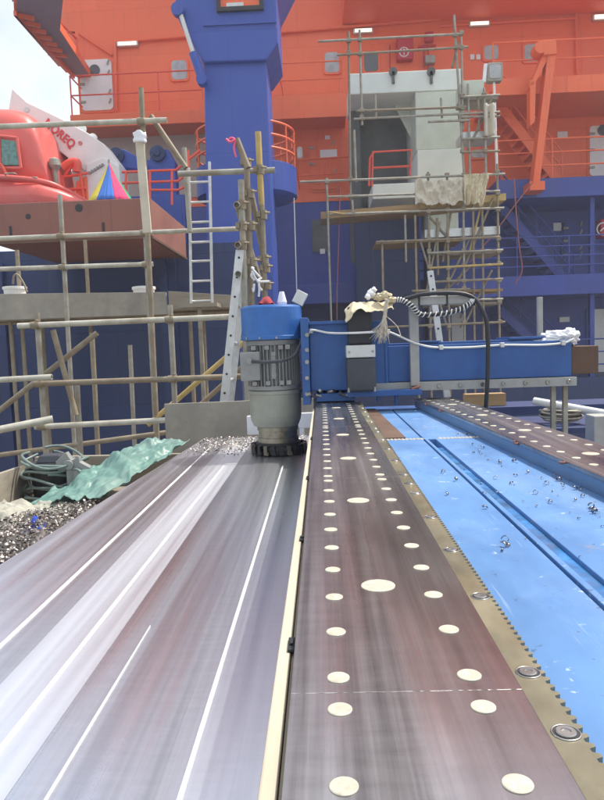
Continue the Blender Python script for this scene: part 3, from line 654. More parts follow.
# swarf on the far end of the plate
def swarf(n, place, smin, smax, seed):
    rnd = random.Random(seed); b = MB()
    for _ in range(n):
        p, ok = place(rnd)
        if not ok: continue
        s_ = rnd.uniform(smin, smax); rot = Matrix.Rotation(rnd.uniform(0, 6.3), 3, 'Z') @ Matrix.Rotation(rnd.uniform(-1.2, 1.2), 3, 'X'); m_ = 4; vs = []
        for i in range(m_ + 1):
            t = 2.6 * i / m_
            for k in (-1, 1): vs.append(p + rot @ V((s_ * math.cos(t), k * s_ * .45, s_ * math.sin(t) * .8)))
        b.add(vs, [(2 * i, 2 * i + 1, 2 * i + 3, 2 * i + 2) for i in range(m_)], True)
    return b
def pl1(r):
    x = r.uniform(-.74, -.1); y = r.uniform(3.45, 4.15); ok = r.random() < max(.1, (y - 3.4) / .6) and (x - HX) ** 2 + (y - HY) ** 2 > .025; return V((x, y, PZt + .004 + r.random() * .008)), ok
o = mk(swarf(1500, pl1, .004, .009, 3), 'metal_swarf', 'swarf'); o['kind'] = 'stuff'; o['label'] = 'fine silver swarf scattered on the far end of the steel plate'; o['category'] = 'swarf'

# ------------------------------------------------------------------ left: timber tray with debris
b = MB()
for i in range(5): b.box(-2.3 + i * .3, -2.3 + i * .3 + .295, 1.2, 4.42, -.64, -.6)
solo(b, 'timber_floor', 'plank', 'grey timber boards under the debris left of the steel plate', 'timber floor')
b = MB()
for x in (-2.2, -1.1):
    for y in (1.4, 4.2): b.box(x, x + .09, y, y + .09, GZ, -.641)
solo(b, 'trestle_posts', 'plank', 'timber posts carrying the debris boards', 'trestle')
p0 = P(42, 459, 4.45); p1 = P(250, 449, 4.45)
b = MB(); b.hexa([(p0.x - .05, 4.45, -.6), (-.70, 4.45, -.6), (-.70, 4.49, -.6), (p0.x - .05, 4.49, -.6), (p0.x - .05, 4.45, P(42, 457, 4.45).z), (-.70, 4.45, P(150, 455, 4.45).z), (-.70, 4.49, P(150, 455, 4.45).z), (p0.x - .05, 4.49, P(42, 457, 4.45).z)])
solo(b, 'edge_board', 'plank', 'tan edge board standing behind the bucket and green tarpaulin', 'board', bevel=.003)
a0 = P(-12, 478, 3.6); a1 = P(45, 459, 4.42)
b = MB(); b.hexa([(a0.x, a0.y, -.6), (a1.x, a1.y, -.6), (a1.x - .03, a1.y + .01, -.6), (a0.x - .03, a0.y + .01, -.6), a0, a1, a1 + V((-.03, .01, 0)), a0 + V((-.03, .01, 0))])
solo(b, 'edge_board', 'plank', 'short slanting edge board at the far left behind the bucket of hose', 'board')
b = MB()
r_ = rect(165, 401, 314, 440, 4.6)
b.hexa([(r_[0], 4.6, -.62), (r_[1], 4.6, -.62), (r_[1], 4.618, -.62), (r_[0], 4.618, -.62), (r_[0], 4.6, P(165, 404, 4.6).z), (r_[1], 4.6, P(314, 398, 4.6).z), (r_[1], 4.618, P(314, 398, 4.6).z), (r_[0], 4.618, P(165, 404, 4.6).z)])
solo(b, 'plywood_sheet', 'ply', 'grey weathered plywood sheet standing behind the milling head', 'plywood', bevel=.002)
b = MB(); r_ = rect(247, 416, 259, 436, 4.3); b.box(r_[0], r_[1], 4.3, 4.34, PZt + .0, r_[3]); solo(b, 'white_block', 'bag', 'narrow white block standing left of the spindle behind the cutter', 'block', bevel=.004)
b = MB(); r_ = rect(296, 413, 317, 428, 4.3); b.box(r_[0], r_[1] - .0, 4.3, 4.34, r_[2], r_[3]); b.box(r_[0] + .02, r_[0] + .05, 4.302, 4.338, GZ, r_[2]); solo(b, 'polystyrene_board', 'bag', 'white panel between the spindle and the middle rail', 'panel', bevel=.004)

# bucket with hose coil
BK = G(48, 500, -.585); bz = -.598
bu = empty('bucket', 'black bucket wound with grey green hose on the left debris boards', 'bucket', (BK.x, BK.y + .1, bz))
bc = V((BK.x, BK.y + .1, bz)); R0 = .135; HB = P(48, 457, bc.y).z - bz
b = MB(); b.lathe(bc, [(R0 * .82, 0), (R0 * .86, .01), (R0 * .98, HB * .82), (R0 * 1.04, HB * .83), (R0 * 1.04, HB * .88), (R0 * .9, HB * .89)], 40); mk(b, 'bucket_body', 'black', bu)
b = MB(); b.hexa([bc + V((-.075, -.07, HB * .89)), bc + V((.085, -.07, HB * .89)), bc + V((.085, .06, HB * .89)), bc + V((-.075, .06, HB * .89)), bc + V((-.06, -.05, HB * 1.07)), bc + V((.07, -.05, HB * 1.07)), bc + V((.07, .05, HB * 1.07)), bc + V((-.06, .05, HB * 1.07))]); mk(b, 'motor_cap', 'servo', bu, bevel=.008)
ho = empty('hose_coil', 'grey green hose coiled round the black bucket', 'hose', bc)
b = MB(); rnd = random.Random(11)
for k in range(9):
    z = .03 + HB * .9 * (k / 8) ** .8; rr_ = R0 * rnd.uniform(1.04, 1.3) * (1.12 - .1 * k / 8); ox, oy = rnd.uniform(-.03, .03), rnd.uniform(-.03, .01); tx, ty = rnd.uniform(-.28, .28), rnd.uniform(-.2, .2); ph = rnd.uniform(0, 6)
    pts = [bc + V((ox + rr_ * math.cos(t), oy + rr_ * math.sin(t) * .95, max(.012, z + tx * rr_ * math.cos(t) + ty * rr_ * math.sin(t) + .012 * math.sin(3 * t + ph)))) for t in [2 * PI * i / 30 + ph for i in range(28 if k % 3 else 31)]]
    b.tube(pts, .0085, 8)
for k in range(4):
    a_ = rnd.uniform(-.2, .9); p_ = bc + V((R0 * 1.0, -.06 + k * .02, HB * rnd.uniform(.75, .95))); b.tube(curve([p_, p_ + V((.07 + .03 * k, -.05, -.05)), p_ + V((.10 + .04 * k, -.09, -.16)), p_ + V((.05 + .03 * k, -.12, -HB * .72)), p_ + V((-.12, -.16, -HB * .70))]), .0085, 8)
mk(b, 'coil', 'hose', ho)
b = MB(); b.tube(curve([bc + V((.13, -.12, HB * .8)), bc + V((.22, -.15, HB * .75)), bc + V((.28, -.16, .1)), bc + V((.23, -.18, .02)), bc + V((.1, -.2, .03)), bc + V((-.1, -.19, .05))]), .009, 8)
b.tube(curve([bc + V((.12, -.1, HB * .85)), bc + V((.19, -.12, HB * .6)), bc + V((.21, -.15, .12)), bc + V((.16, -.19, .03))]), .009, 8)
b.tube(curve([bc + V((-.14, -.05, HB * .4)), bc + V((-.2, -.05, HB * .1)), bc + V((-.17, -.1, .02)), bc + V((0, -.2, .02)), bc + V((.2, -.12, .04))]), .009, 8); mk(b, 'loose_loop', 'hose', ho)
# grey cut-off brackets
for i, (px, py, rot, lab) in enumerate(((69, 465, .5, 'grey cut steel bracket lying right of the bucket'), (79, 474, -.4, 'lower grey steel bracket lying beside the green tarpaulin'))):
    c_ = P(px, py, 3.95); b = MB(); R = Matrix.Rotation(rot, 3, 'Y')
    q = [(-.08, -.02), (-.05, .06), (.0, .03), (.03, .07), (.09, -.01), (.05, -.06), (0, -.03), (-.04, -.07)]
    b.prism([c_ + R @ V((x, 0, z)) for x, z in q], (0, .05, 0)); b.lathe(c_ + V((.0, -.012, 0)), [(.03, 0), (.03, .012)], 14, axis='y')
    b.box(c_.x - .02, c_.x + .02, c_.y, c_.y + .05, -.6, c_.z - .03)
    solo(b, 'steel_bracket', 'motor', lab, 'bracket', bevel=.004)
# tarpaulin
A_, B_, C_, D_ = G(26, 512, -.57), G(104, 503, -.46), P(190, 446, 4.26), P(112, 476, 4.38)
def tarp_fn(u, v):
    p = A_.lerp(B_, u).lerp(D_.lerp(C_, u), v)
    fold = .035 * abs(nz1((u * 3 + v * 2, v * 3.2, 4))) + .028 * (.5 - abs(nz1((u * 4 + v * 2, v * 3 - u * 2, 14)))) * (.4 + .6 * v) + .02 * (.5 - abs(nz1((u * 9 - v * 4, v * 7 + u * 5, 21)))) ** 1.0 + .010 * (.5 - abs(nz1((u * 19 + v * 6, v * 17 - u * 8, 25)))) + .05 * max(0, nz1((u * 2.2, v * 5 + u * 3, 9))) + .012 * nz1((u * 11, v * 13, 2)); hump = .14 * math.sin(PI * min(1, u * 1.05)) * (v ** .9) * (1 - .55 * u)
    return p + V((.02 * nz1((v * 7, u * 4, 1)), .02 * nz1((u * 6, v * 5, 8)), fold + hump + .022 * crumple((u * 2.2 + v, v * 2.6, 31), 1.6) + .012))
b = MB().grid(tarp_fn, 90, 90); solo(b, 'tarpaulin', 'tarp', 'crumpled teal green tarpaulin along the left edge of the steel plate', 'tarpaulin', thick=.003)
# canvas pile
def canv(x0, x1, y0, y1, hh, sd):
    return lambda u, v: V((x0 + (x1 - x0) * u + .03 * nz1((v * 6, sd, u * 2)), y0 + (y1 - y0) * v + .03 * nz1((u * 7, sd, 3)), -.572 + (hh + .055 * crumple((u * 2.6 + v * 1.2, v * 4.5 + sd, sd), 1.0, 4)) * min(1, 4 * u, 4 * (1 - u), 5 * v, 5 * (1 - v)) + .006))
c1 = G(22, 512, -.52); c2 = G(62, 506, -.52)
b = MB().grid(canv(c1.x - .42, c1.x + .1, c1.y - .25, c1.y + .2, .06, 2), 70, 50); solo(b, 'canvas_sheet', 'canvas', 'dirty crumpled canvas sheet in front of the bucket at the far left', 'canvas', thick=.004)
b = MB().grid(canv(c2.x - .22, c2.x + .22, c2.y - .22, c2.y + .12, .045, 6), 60, 40); solo(b, 'canvas_bag', 'canvas', 'pale folded canvas bag lying between the swarf and the green tarpaulin', 'canvas', thick=.004)
c3 = G(36, 531, -.5); b = MB().grid(lambda u, v: V((c3.x - .06 + .12 * u, c3.y - .06 + .12 * v, -.52 + .07 * math.sin(PI * u) * math.sin(PI * v) + .04 * nz1((u * 5, v * 5, 5)))), 16, 16); solo(b, 'blue_rag', 'bluerag', 'small blue rag lying on the silver swarf at far left', 'rag', thick=.003)
def pl2(r):
    x = r.uniform(-1.9, -.86); y = r.uniform(1.75, 3.35); e = ledge(y) - .005
    hh = -.575 + .10 * math.exp(-((x + 1.1) / .5) ** 2) + .04 * nz1((x * 3, y * 3, 1)); return V((x, y, hh + r.random() * .03)), x < e
sw = MB().grid(lambda u, v: V((-1.9 + u * .98, 1.75 + 1.6 * v, -.585 + .10 * math.exp(-((-1.9 + u * .98 + 1.1) / .5) ** 2) + .04 * nz1(((-1.9 + u * .98) * 3, (1.75 + 1.6 * v) * 3, 1)))), 30, 40)
s2 = swarf(9500, pl2, .004, .012, 5); sw.add(s2.v, s2.f, True)
o = mk(sw, 'metal_swarf', 'swarf'); o['kind'] = 'stuff'; o['label'] = 'heap of silver swarf on the boards left of the steel plate'; o['category'] = 'swarf'

# right: pipes, coil, post
b = MB(); b.tube([P(534, 401, 4.3), P(640, 420, 3.9)], .024, 14, hollow=True); solo(b, 'white_pipe', 'cable_white', 'thick cream pipe slanting towards the right edge below the blue beam', 'pipe')
b = MB(); b.tube([P(487, 408.5, 4.9), P(640, 405, 4.9)], .014, 12, hollow=True); solo(b, 'white_pipe', 'cable_white', 'thin cream pipe lying level behind the right rail', 'pipe')
b = MB(); cc_ = P(561, 419, 4.15)
for k in range(9):
    r = .10 + .008 * (k % 4); tl = random.uniform(-.25, .25); b.tube([cc_ + V((math.cos(t) * r * 1.0, math.sin(t) * r * .8, .03 + math.sin(t + k) * .07 * tl + k * .007 - .03)) for t in [2 * PI * i / 28 for i in range(29)]], .0065, 6)
solo(b, 'cable_coil', 'galv', 'coil of grey cable lying under the slanting cream pipe', 'cable')
b = MB(); b.box(cc_.x - .2, cc_.x + 1.2, 3.95, 4.6, cc_.z - .06, cc_.z - .03); b.box(cc_.x - .15, cc_.x - .09, 4.1, 4.16, GZ, cc_.z - .06); b.box(cc_.x + .8, cc_.x + .86, 4.1, 4.16, GZ, cc_.z - .06); solo(b, 'side_shelf', 'navy', 'dark blue shelf beyond the right rail carrying the cable coil', 'shelf')
b = MB(); r_ = rect(594, 416, 612, 470, 2.9); b.box(r_[0], r_[1], 2.9, 3.0, GZ, r_[3]); solo(b, 'grey_post', 'greyframe', 'grey post cut by the right edge beside the right rail', 'post', bevel=.004)
b = MB(); r_ = rect(466, 394, 506, 406, 4.8); b.box(r_[0], r_[1], 4.8, 4.9, r_[2], r_[3]); solo(b, 'timber_block', 'plank_tan', 'tan timber block under the blue beam behind the right rail', 'timber'); 
b = MB(); b.box(P(455, 400, 4.85).x, P(620, 400, 4.85).x, 4.7, 5.1, r_[2] - .06, r_[2] - .002)
for px in (462, 600): q = P(px, 410, 4.9); b.box(q.x - .03, q.x + .03, 4.8, 4.86, GZ, r_[2] - .06)
solo(b, 'side_shelf', 'navy', 'narrow dark blue ledge under the tan timber block', 'shelf')

# ================================================================== SCAFFOLDS
def scaffold(name_label, group, std, led, brc, Y, mats, r=.0242, ground=True, foot=None):
    xs = [P(a, b_, Y).x for a, b_, c, d, *_ in std]
    root = empty('scaffold', name_label, 'scaffold', (sum(xs) / len(xs), Y, GZ if ground else foot), group)
    segs_v = []; segs_h = []
    for a, b_, c, d, *e in std:
        dy = e[0] if e else 0; m = e[1] if len(e) > 1 else mats[0]; g_ = e[2] if len(e) > 2 else True
        p, q = P(a, b_, Y + dy), P(c, d, Y + dy)
        if g_ and ground: q = V((q.x + (q.x - p.x) * 0.1, q.y, GZ))
        mb = MB().tube([p, q], r, 12, hollow=True); mk(mb, 'standard', m, root); segs_v.append((p, q))
    for a, b_, c, d, *e in led:
        dy = e[0] if e else 0; m = e[1] if len(e) > 1 else mats[1]
        p, q = P(a, b_, Y + dy - .052), P(c, d, Y + dy - .052)
        mb = MB().tube([p, q], r, 12, hollow=True); mk(mb, 'ledger', m, root); segs_h.append((p, q))
    for a, b_, c, d, *e in brc:
        dy = e[0] if e else .055; m = e[1] if len(e) > 1 else mats[0]
        mb = MB().tube([P(a, b_, Y + dy), P(c, d, Y + dy)], r, 12, hollow=True); mk(mb, 'brace', m, root)
    n = 0
    for p, q in segs_v:
        for s_, t_ in segs_h:
            d1 = q - p; d2 = t_ - s_; den = d1.x * d2.z - d1.z * d2.x
            if abs(den) < 1e-6: continue
            w = s_ - p; k = (w.x * d2.z - w.z * d2.x) / den; l = (w.x * d1.z - w.z * d1.x) / den
            if 0 <= k <= 1 and -.02 <= l <= 1.02 and abs((p + d1 * k).y - (s_ + d2 * l).y) < .15:
                c1_ = p + d1 * k; c2_ = s_ + d2 * l; mb = MB(); u = d1.normalized(); h_ = d2.normalized()
                mb.tube([c1_ - u * .034, c1_ + u * .034], r * 1.28, 10); mb.tube([c2_ - h_ * .034, c2_ + h_ * .034], r * 1.28, 10)
                mb.tube([c1_ + V((r * 1.9, -.03, .015)), c1_ + V((r * 1.9, .03, .015))], .008, 6); mb.tube([c2_ + V((.018, -.03, r * 1.6)), c2_ + V((.018, .03, r * 1.6))], .008, 6)
                mk(mb, 'coupler', 'galv_rust', root)
    return root
scaffold('near left scaffold of grey tubes standing behind the debris boards', 'scaffolds left of the machine',
         [(37, 313, 46, 455), (170, 305, 177, 447), (92, 333, 96, 450, .9, 'galv_rust'), (130, 345, 133, 450, 1.5, 'galv'), (77, 385, 79, 455, .3)],
         [(18, 326, 247, 316), (34, 384, 250, 376, .0, 'galv_rust'), (35, 427, 168, 420), (-10, 380.5, 52, 377, -.15), (-20, 266, -10, 266)],
         [(53, 330, 76, 415, .1, 'galv_rust'), (-5, 414, 97, 333, .2, 'galv_rust'), (148, 425, 252, 335, .6, 'wood_pole'), (178, 425, 250, 360, .9, 'galv_rust'), (0, 455, 200, 428, .8, 'galv_rust')], 5.7, ('galv', 'tube_pale'))
b = MB(); b.tube([P(-12, 432, 4.15), P(53, 419, 4.3)], .0242, 14, hollow=True); solo(b, 'scaffold_tube', 'tube_pale', 'thick pale tube poking in from the left edge just above the bucket', 'tube')
scaffold('far left scaffold of weathered tubes rising past the plank platform', 'scaffolds left of the machine',
         [(60, 195, 66, 320), (145, 228, 150, 330), (85, 240, 89, 292, 1.4, 'galv_rust'), (17, 250, 19, 290, .8, 'galv_rust')],
         [(-10, 239, 257, 228), (-10, 269.5, 153, 264)], [], 7.1, ('galv', 'tube_pale'))
scaffold('high left scaffold tubes with a slanting brown brace above the red steel beam', 'scaffolds left of the machine',
         [(141, 88, 146, 250, 0, 'galv_rust')], [(-10, 127, 167, 120)], [(151, 116, 186, 168, .06, 'galv_rust'), (184, 148, 190, 232, .1, 'galv')], 6.3, ('galv_rust', 'tube_pale'), ground=True)
b = MB(); b.bar(P(139.5, 138, 6.15), P(147.5, 233, 6.15), .075, .03, up=(0, 1, 0)); solo(b, 'timber_post', 'sheet', 'pale upright timber with a torn white top tied to a brown tube', 'timber', bevel=.003)
b = MB(); c_ = P(140, 138, 6.12); b.grid(lambda u, v: c_ + V((.055 * math.cos(2 * PI * u), .035 * math.sin(2 * PI * u), -.04 + .09 * v)) * (1 + .3 * nz1((u * 6, v * 5, 1))), 18, 6); solo(b, 'tape_wrap', 'bag', 'white tape wrapped round the top of the pale upright timber', 'tape', thick=.003)

# plank platform
PYp = 7.5; zt_ = P(100, 303, PYp).z - .10
for i in range(6):
    b = MB(); b.box(-5.0, -.95 + random.uniform(-.15, .1), PYp + .05 + i * .26, PYp + .05 + i * .26 + .245, zt_, zt_ + .045)
    solo(b, 'scaffold_plank', 'plank_tan' if i % 2 else 'plank', ('foremost plank of the left platform behind the toe board' if i == 0 else 'worn scaffold plank lying in the left platform'), 'plank', group='planks of the left platform')
b = MB()
for y in (PYp + .3, PYp + 1.2):
    b.tube([V((-5, y, zt_ - .03)), V((-.9, y, zt_ - .03))], .0242, 10)
for x in (-3.6, -1.5):
    for y in (PYp + .36, PYp + 1.26): b.tube([V((x, y, GZ)), V((x, y, zt_ - .03))], .0242, 10)
solo(b, 'platform_trestle', 'galv_rust', 'tube trestle under the planks of the left platform', 'trestle')
q0, q1 = P(-10, 294, PYp), P(166, 292, PYp); zlo = zt_ + .001
b = MB(); b.hexa([(q0.x, PYp, zlo - .05), (q1.x, PYp, zlo - .05), (q1.x, PYp + .035, zlo - .05), (q0.x, PYp + .035, zlo - .05), (q0.x, PYp, q0.z), (q1.x, PYp, q1.z), (q1.x, PYp + .035, q1.z), (q0.x, PYp + .035, q0.z)])
solo(b, 'toe_board', 'ply', 'long grey toe board with dark stains along the left platform', 'toe board', bevel=.003)
q0, q1 = P(168, 291, PYp), P(246, 296, PYp)
b = MB(); b.hexa([(q0.x, PYp + .01, zlo), (q1.x, PYp + .01, zlo), (q1.x, PYp + .045, zlo), (q0.x, PYp + .045, zlo), (q0.x, PYp + .01, q0.z), (q1.x, PYp + .01, q1.z), (q1.x, PYp + .045, q1.z), (q0.x, PYp + .045, q0.z)])
solo(b, 'toe_board', 'plank', 'short grey toe board behind the slim ladder', 'toe board', bevel=.003)
for px, lab in ((15, 'white tub rim showing above the toe board at far left'), (144, 'white tub showing above the toe board beside the left platform post')):
    c_ = P(px, 292, PYp + .3); b = MB(); rr_ = .125; b.lathe((c_.x, PYp + .3, zt_ + .045), [(rr_ * .85, .0), (rr_ * .97, c_.z - zt_ - .02), (rr_ * 1.06, c_.z - zt_ - .018), (rr_ * 1.06, c_.z - zt_ + .012), (rr_ * .98, c_.z - zt_ + .014)], 28); solo(b, 'tub', 'white', lab, 'tub')
b = MB(); b.tube(curve([P(13, 284, 7.6), P(14, 276, 7.6), P(18, 275, 7.6), P(24, 284, 7.6), P(27, 292, 7.6)]), .012, 8); solo(b, 'hook', 'galv_rust', 'bent rope hook standing up from the white tub at far left', 'hook')

# slim ladder
LY = 7.35
ld = empty('ladder', 'slim silver ladder standing upright in front of the blue crane column', 'ladder', P(201, 311, LY))
for a, b_, c, d in ((189, 168, 191.5, 310), (209.5, 162, 212.5, 310)):
    p, q = P(a, b_, LY), P(c, d, LY); b = MB().bar(p, V((q.x, q.y, zt_ + .0)), .045, .025, up=(1, 0, 0)); mk(b, 'stile', 'alu', ld, bevel=.003)
for i, y in enumerate((182, 202, 222, 242, 261, 281, 301)):
    b = MB().tube([P(190, y + .5, LY), P(211, y - .5, LY)], .012, 8); mk(b, 'rung', 'alu', ld)
b = MB(); b.box(ld.location.x - .2, ld.location.x + .2, LY - .15, PYp + .049, zt_, zt_ + .04); b.box(ld.location.x - .02, ld.location.x + .02, LY - .1, LY - .05, GZ, zt_); solo(b, 'scaffold_plank', 'plank', 'short plank stub under the slim silver ladder', 'plank')
# leaning perforated ladder seen edge-on
l2 = empty('ladder', 'leaning aluminium ladder seen edge on beside the blue fan cover', 'ladder', P(225, 400, 5.2))
for dy in (0, .38):
    p, q = P(240, 250, 5.2), P(224, 402, 5.2); p.y += dy; q.y += dy; q = q + (q - p) * 2.3
    if q.z < GZ: q = p + (q - p) * ((GZ - p.z) / (q.z - p.z))
    b = MB().bar(p, q, .062, .026, up=(0, 1, 0)); st = mk(b, 'stile', 'alu', l2, bevel=.003)
    if dy == 0:
        for k in range(9):
            c_ = p.lerp(q, (k + .4) / 26); b = MB().tube([c_ + V((0, -.0135, 0)), c_ + V((0, -.018, 0))], .009, 10); mk(b, 'rung_end', 'black', st)
for k in range(12):
    c_ = p.lerp(q, (k + .4) / 13); b = MB().tube([c_ - V((0, .37, 0)), c_ + V((0, -.01, 0))], .014, 8); mk(b, 'rung', 'alu', l2)
# bundle of upright tubes
TY = 5.4
tw = empty('scaffold', 'bundle of upright scaffold tubes with couplers rising above the milling motor', 'scaffold', P(255, 310, TY), 'scaffolds left of the machine')
for a, b_, c, d, dy, m, nm in ((236.5, 139, 248, 168, -.15, 'galv_rust', 'brace'), (246.5, 160, 254, 420, 0, 'galv_rust', 'standard'), (258, 132, 261.5, 205, .06, 'wood_pole', 'standard'), (261.5, 205, 268, 420, .06, 'galv_rust', 'standard'), (241, 180, 244, 420, -.06, 'galv', 'standard'), (251, 192, 265, 262, .12, 'galv_rust', 'brace'), (237, 205, 262, 290, .16, 'galv_rust', 'brace'), (178, 174, 275, 170, .5, 'galv', 'ledger')):
    p, q = P(a, b_, TY + dy), P(c, d, TY + dy)
    if nm == 'standard' and d > 400: q = V((q.x, q.y, GZ))
    b = MB().tube([p, q], .0242, 14, hollow=True); mk(b, nm, m, tw)
for px, py in ((236.5, 205), (237.5, 245), (238, 274)):
    b = MB().tube([P(px, py, TY - .28), P(px + 2, py, TY + .3)], .0242, 14, hollow=True); mk(b, 'putlog', 'galv', tw)
for px, py, dy in ((247, 163, 0), (250, 194, 0), (251, 226, 0), (253, 262, 0), (242, 205, -.06), (242.5, 245, -.06), (242.5, 226, -.06), (263, 215, .06), (264.5, 259, .06), (266, 268, .06), (260, 170, .06), (267, 285, .06)):
    c_ = P(px, py, TY + dy); b = MB(); b.tube([c_ - V((0, 0, .035)), c_ + V((0, 0, .035))], .033, 10); b.tube([c_ + V((.02, -.045, .01)), c_ + V((.055, -.03, .01))], .009, 6); b.box(c_.x - .05, c_.x - .02, c_.y - .04, c_.y + .02, c_.z - .02, c_.z + .022); mk(b, 'coupler', 'galv_rust', tw)
b = MB(); b.tube(curve([P(228, 141, TY - .16), P(231, 138, TY - .17), P(235, 140, TY - .17), P(234, 148, TY - .17), P(236, 157, TY - .17)]), .008, 6); b.tube(curve([P(235, 140, TY - .18), P(230, 142, TY - .18), P(226, 139, TY - .18)]), .009, 6); solo(b, 'ribbon', 'pink', 'pink ribbon tied to the top of the leaning scaffold tube', 'ribbon')
b = MB(); 
for k in range(7):
    c_ = P(252 + random.uniform(0, 10), 268 + k * 3.2, TY - .05); b.tube(curve([c_, c_ + V((random.uniform(-.04, .05), -.02, random.uniform(-.06, .02))), c_ + V((random.uniform(-.06, .06), .0, random.uniform(-.08, -.02)))]), .009, 6)
solo(b, 'rope_tangle', 'bag', 'tangled white and pale rope caught between the upright tubes', 'rope')

# ================================================================== LEFT MIDDLE: red steel, boat, boom, umbrella
DH = 11.0; TOPZ = 1.95
dh = empty('deck_house', 'dark navy bulkhead block behind the left scaffolds', 'bulkhead', (-6, 12, GZ))
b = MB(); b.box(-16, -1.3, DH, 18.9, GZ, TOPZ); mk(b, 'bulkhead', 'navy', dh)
b = MB()
for x in (-8.5, -5.2, -2.4): b.box(x, x + .12, DH - .1, DH - .001, GZ, TOPZ - .2)
b.box(-16, -1.3, DH - .12, DH - .003, 1.1, 1.22); mk(b, 'stiffener', 'navy', dh)
RY = 8.6; p0 = P(-15, 204, RY); p1 = P(150, 198, RY); p2 = P(150, 236, RY)
b = MB(); b.box(p0.x, p1.x, RY, RY + 2.2, p2.z, (p0.z + p1.z) / 2)
rb = empty('steel_beam', 'rusty red primed steel beam end resting over the left scaffold', 'steel beam', (p1.x - 1.5, RY, p2.z)); mk(b, 'beam_body', 'redsteel', rb, bevel=.01)
for x in (p1.x - 1.8, p1.x - .62): b = MB().box(x, x + .03, RY - .006, RY - .0005, p2.z + .05, p2.z + .19); mk(b, 'slot', 'black', rb)
b = MB(); b.lathe((p1.x - 1.55, RY, p2.z + .3), [(.035, -.004), (.035, -.0005)], 12, axis='y'); mk(b, 'hole', 'black', rb); b = MB(); b.lathe((p1.x - .9, RY, p2.z + .38), [(.05, -.004), (.05, -.0005)], 12, axis='y'); mk(b, 'hole', 'black', rb)
b = MB(); b.box(p0.x, p1.x - .05, RY - .02, RY - .001, p2.z - .03, p2.z - .002); b.box(p1.x - .03, p1.x + .012, RY - .015, RY + 2.2, p2.z - .03, p2.z - .002); mk(b, 'bottom_flange', 'brownsteel', rb)
b = MB()
for x in (p1.x - .4, p1.x - 2.0):
    b.box(x, x + .1, RY + 2.0, RY + 2.1, GZ, p2.z - .03)
mk(b, 'support_posts', 'navy', rb)

# rescue boat
BY = 13.0
def bx_(px, py): return P(px, py, BY)
bo = empty('rescue_boat', 'orange red enclosed rescue boat on the left behind the rusty beam', 'boat', (P(10, 200, BY).x, BY + 1, TOPZ))
def loft(prof, wid, n=18):
    b = MB(); m_ = len(prof)
    def fn(u, v):
        t = u * (m_ - 1); i = min(int(t), m_ - 2); f = t - i; x = prof[i][0] * (1 - f) + prof[i + 1][0] * f; zt2 = prof[i][1] * (1 - f) + prof[i + 1][1] * f; zb2 = prof[i][2] * (1 - f) + prof[i + 1][2] * f; w = wid(u)
        a_ = 2 * PI * v; ca, sa = math.cos(a_), math.sin(a_); sg = lambda q: math.copysign(abs(q) ** .55, q)
        return V((x, BY + 1 - w * sg(ca), (zt2 + zb2) / 2 + (zt2 - zb2) / 2 * sg(sa)))
    b.grid(fn, (m_ - 1) * 3, 32); return b
prof = []
for px, top in ((-60, 104), (-30, 99), (0, 99.5), (12, 102), (20, 106.5), (28, 114), (33, 124), (37, 139), (41, 158), (45, 181)):
    prof.append((bx_(px, top).x, bx_(px, top).z, bx_(px, 186).z))
mk(loft(prof, lambda u: 1.0 - .25 * u), 'canopy', 'boat', bo)
prof = [(bx_(px, t).x, bx_(px, t).z, bx_(px, bt_).z) for px, t, bt_ in ((-60, 176, 214), (0, 178, 214), (40, 180, 213), (56, 185, 212), (68, 190, 210), (80, 199, 207))]
mk(loft(prof, lambda u: 1.15 - .75 * max(0, u - .4)), 'hull', 'boat', bo)
b = MB(); b.tube(curve([bx_(-60, 177) + V((0, -.2, 0)), bx_(0, 179) + V((0, -.17, 0)), bx_(40, 181) + V((0, 0, 0)), bx_(60, 187) + V((0, .3, 0)), bx_(79, 198) + V((0, .8, 0))]), .05, 10); mk(b, 'gunwale', 'boat', bo)
b = MB(); q = [bx_(1, 139), bx_(15, 141), bx_(19, 165), bx_(2, 165)]; b.prism([V((p.x, BY - .0, p.z)) for p in q], (0, .06, 0)); wd = mk(b, 'window', 'net', bo)
b = MB(); q = [bx_(-1, 136), bx_(17, 138), bx_(21, 168), bx_(0, 168)]; 
for i in range(4): b.tube([V((q[i].x, BY - .0, q[i].z)), V((q[(i + 1) % 4].x, BY - .0, q[(i + 1) % 4].z))], .03, 8)
mk(b, 'frame', 'boat', wd)
b = MB(); b.tube(curve([V((bx_(-2, 160).x, BY - .06, bx_(0, 162).z)), V((bx_(4, 165).x, BY - .08, bx_(4, 167).z)), V((bx_(10, 178).x, BY - .1, bx_(10, 178).z))]), .03, 8); mk(b, 'bilge_hose', 'railred', bo)
b = MB(); b.tube(curve([bx_(-60, 184) + V((0, -.02, 0)), bx_(0, 186) + V((0, -.02, 0)), bx_(30, 187) + V((0, .1, 0))]), .02, 6); mk(b, 'seam_strip', 'railred', bo)
for i, (px, py) in enumerate(((-2, 176), (16, 177.5), (33, 179))):
    p = bx_(px, py) + V((0, -.17 + .1 * i * (i > 1), 0)); mk(MB().tube(curve([p + V((-.1, -.03, 0)), p + V((-.08, -.09, .01)), p + V((.08, -.09, .01)), p + V((.1, -.03, 0))]), .014, 6), 'grab_handle', 'galv', bo)
b = MB(); b.box(bx_(0, 0).x, bx_(0, 0).x + .2, BY + .3, BY + 1.7, TOPZ, bx_(0, 212).z); b.box(bx_(50, 0).x, bx_(50, 0).x + .2, BY + .3, BY + 1.7, TOPZ, bx_(0, 212).z); mk(b, 'cradle', 'brownsteel', bo)

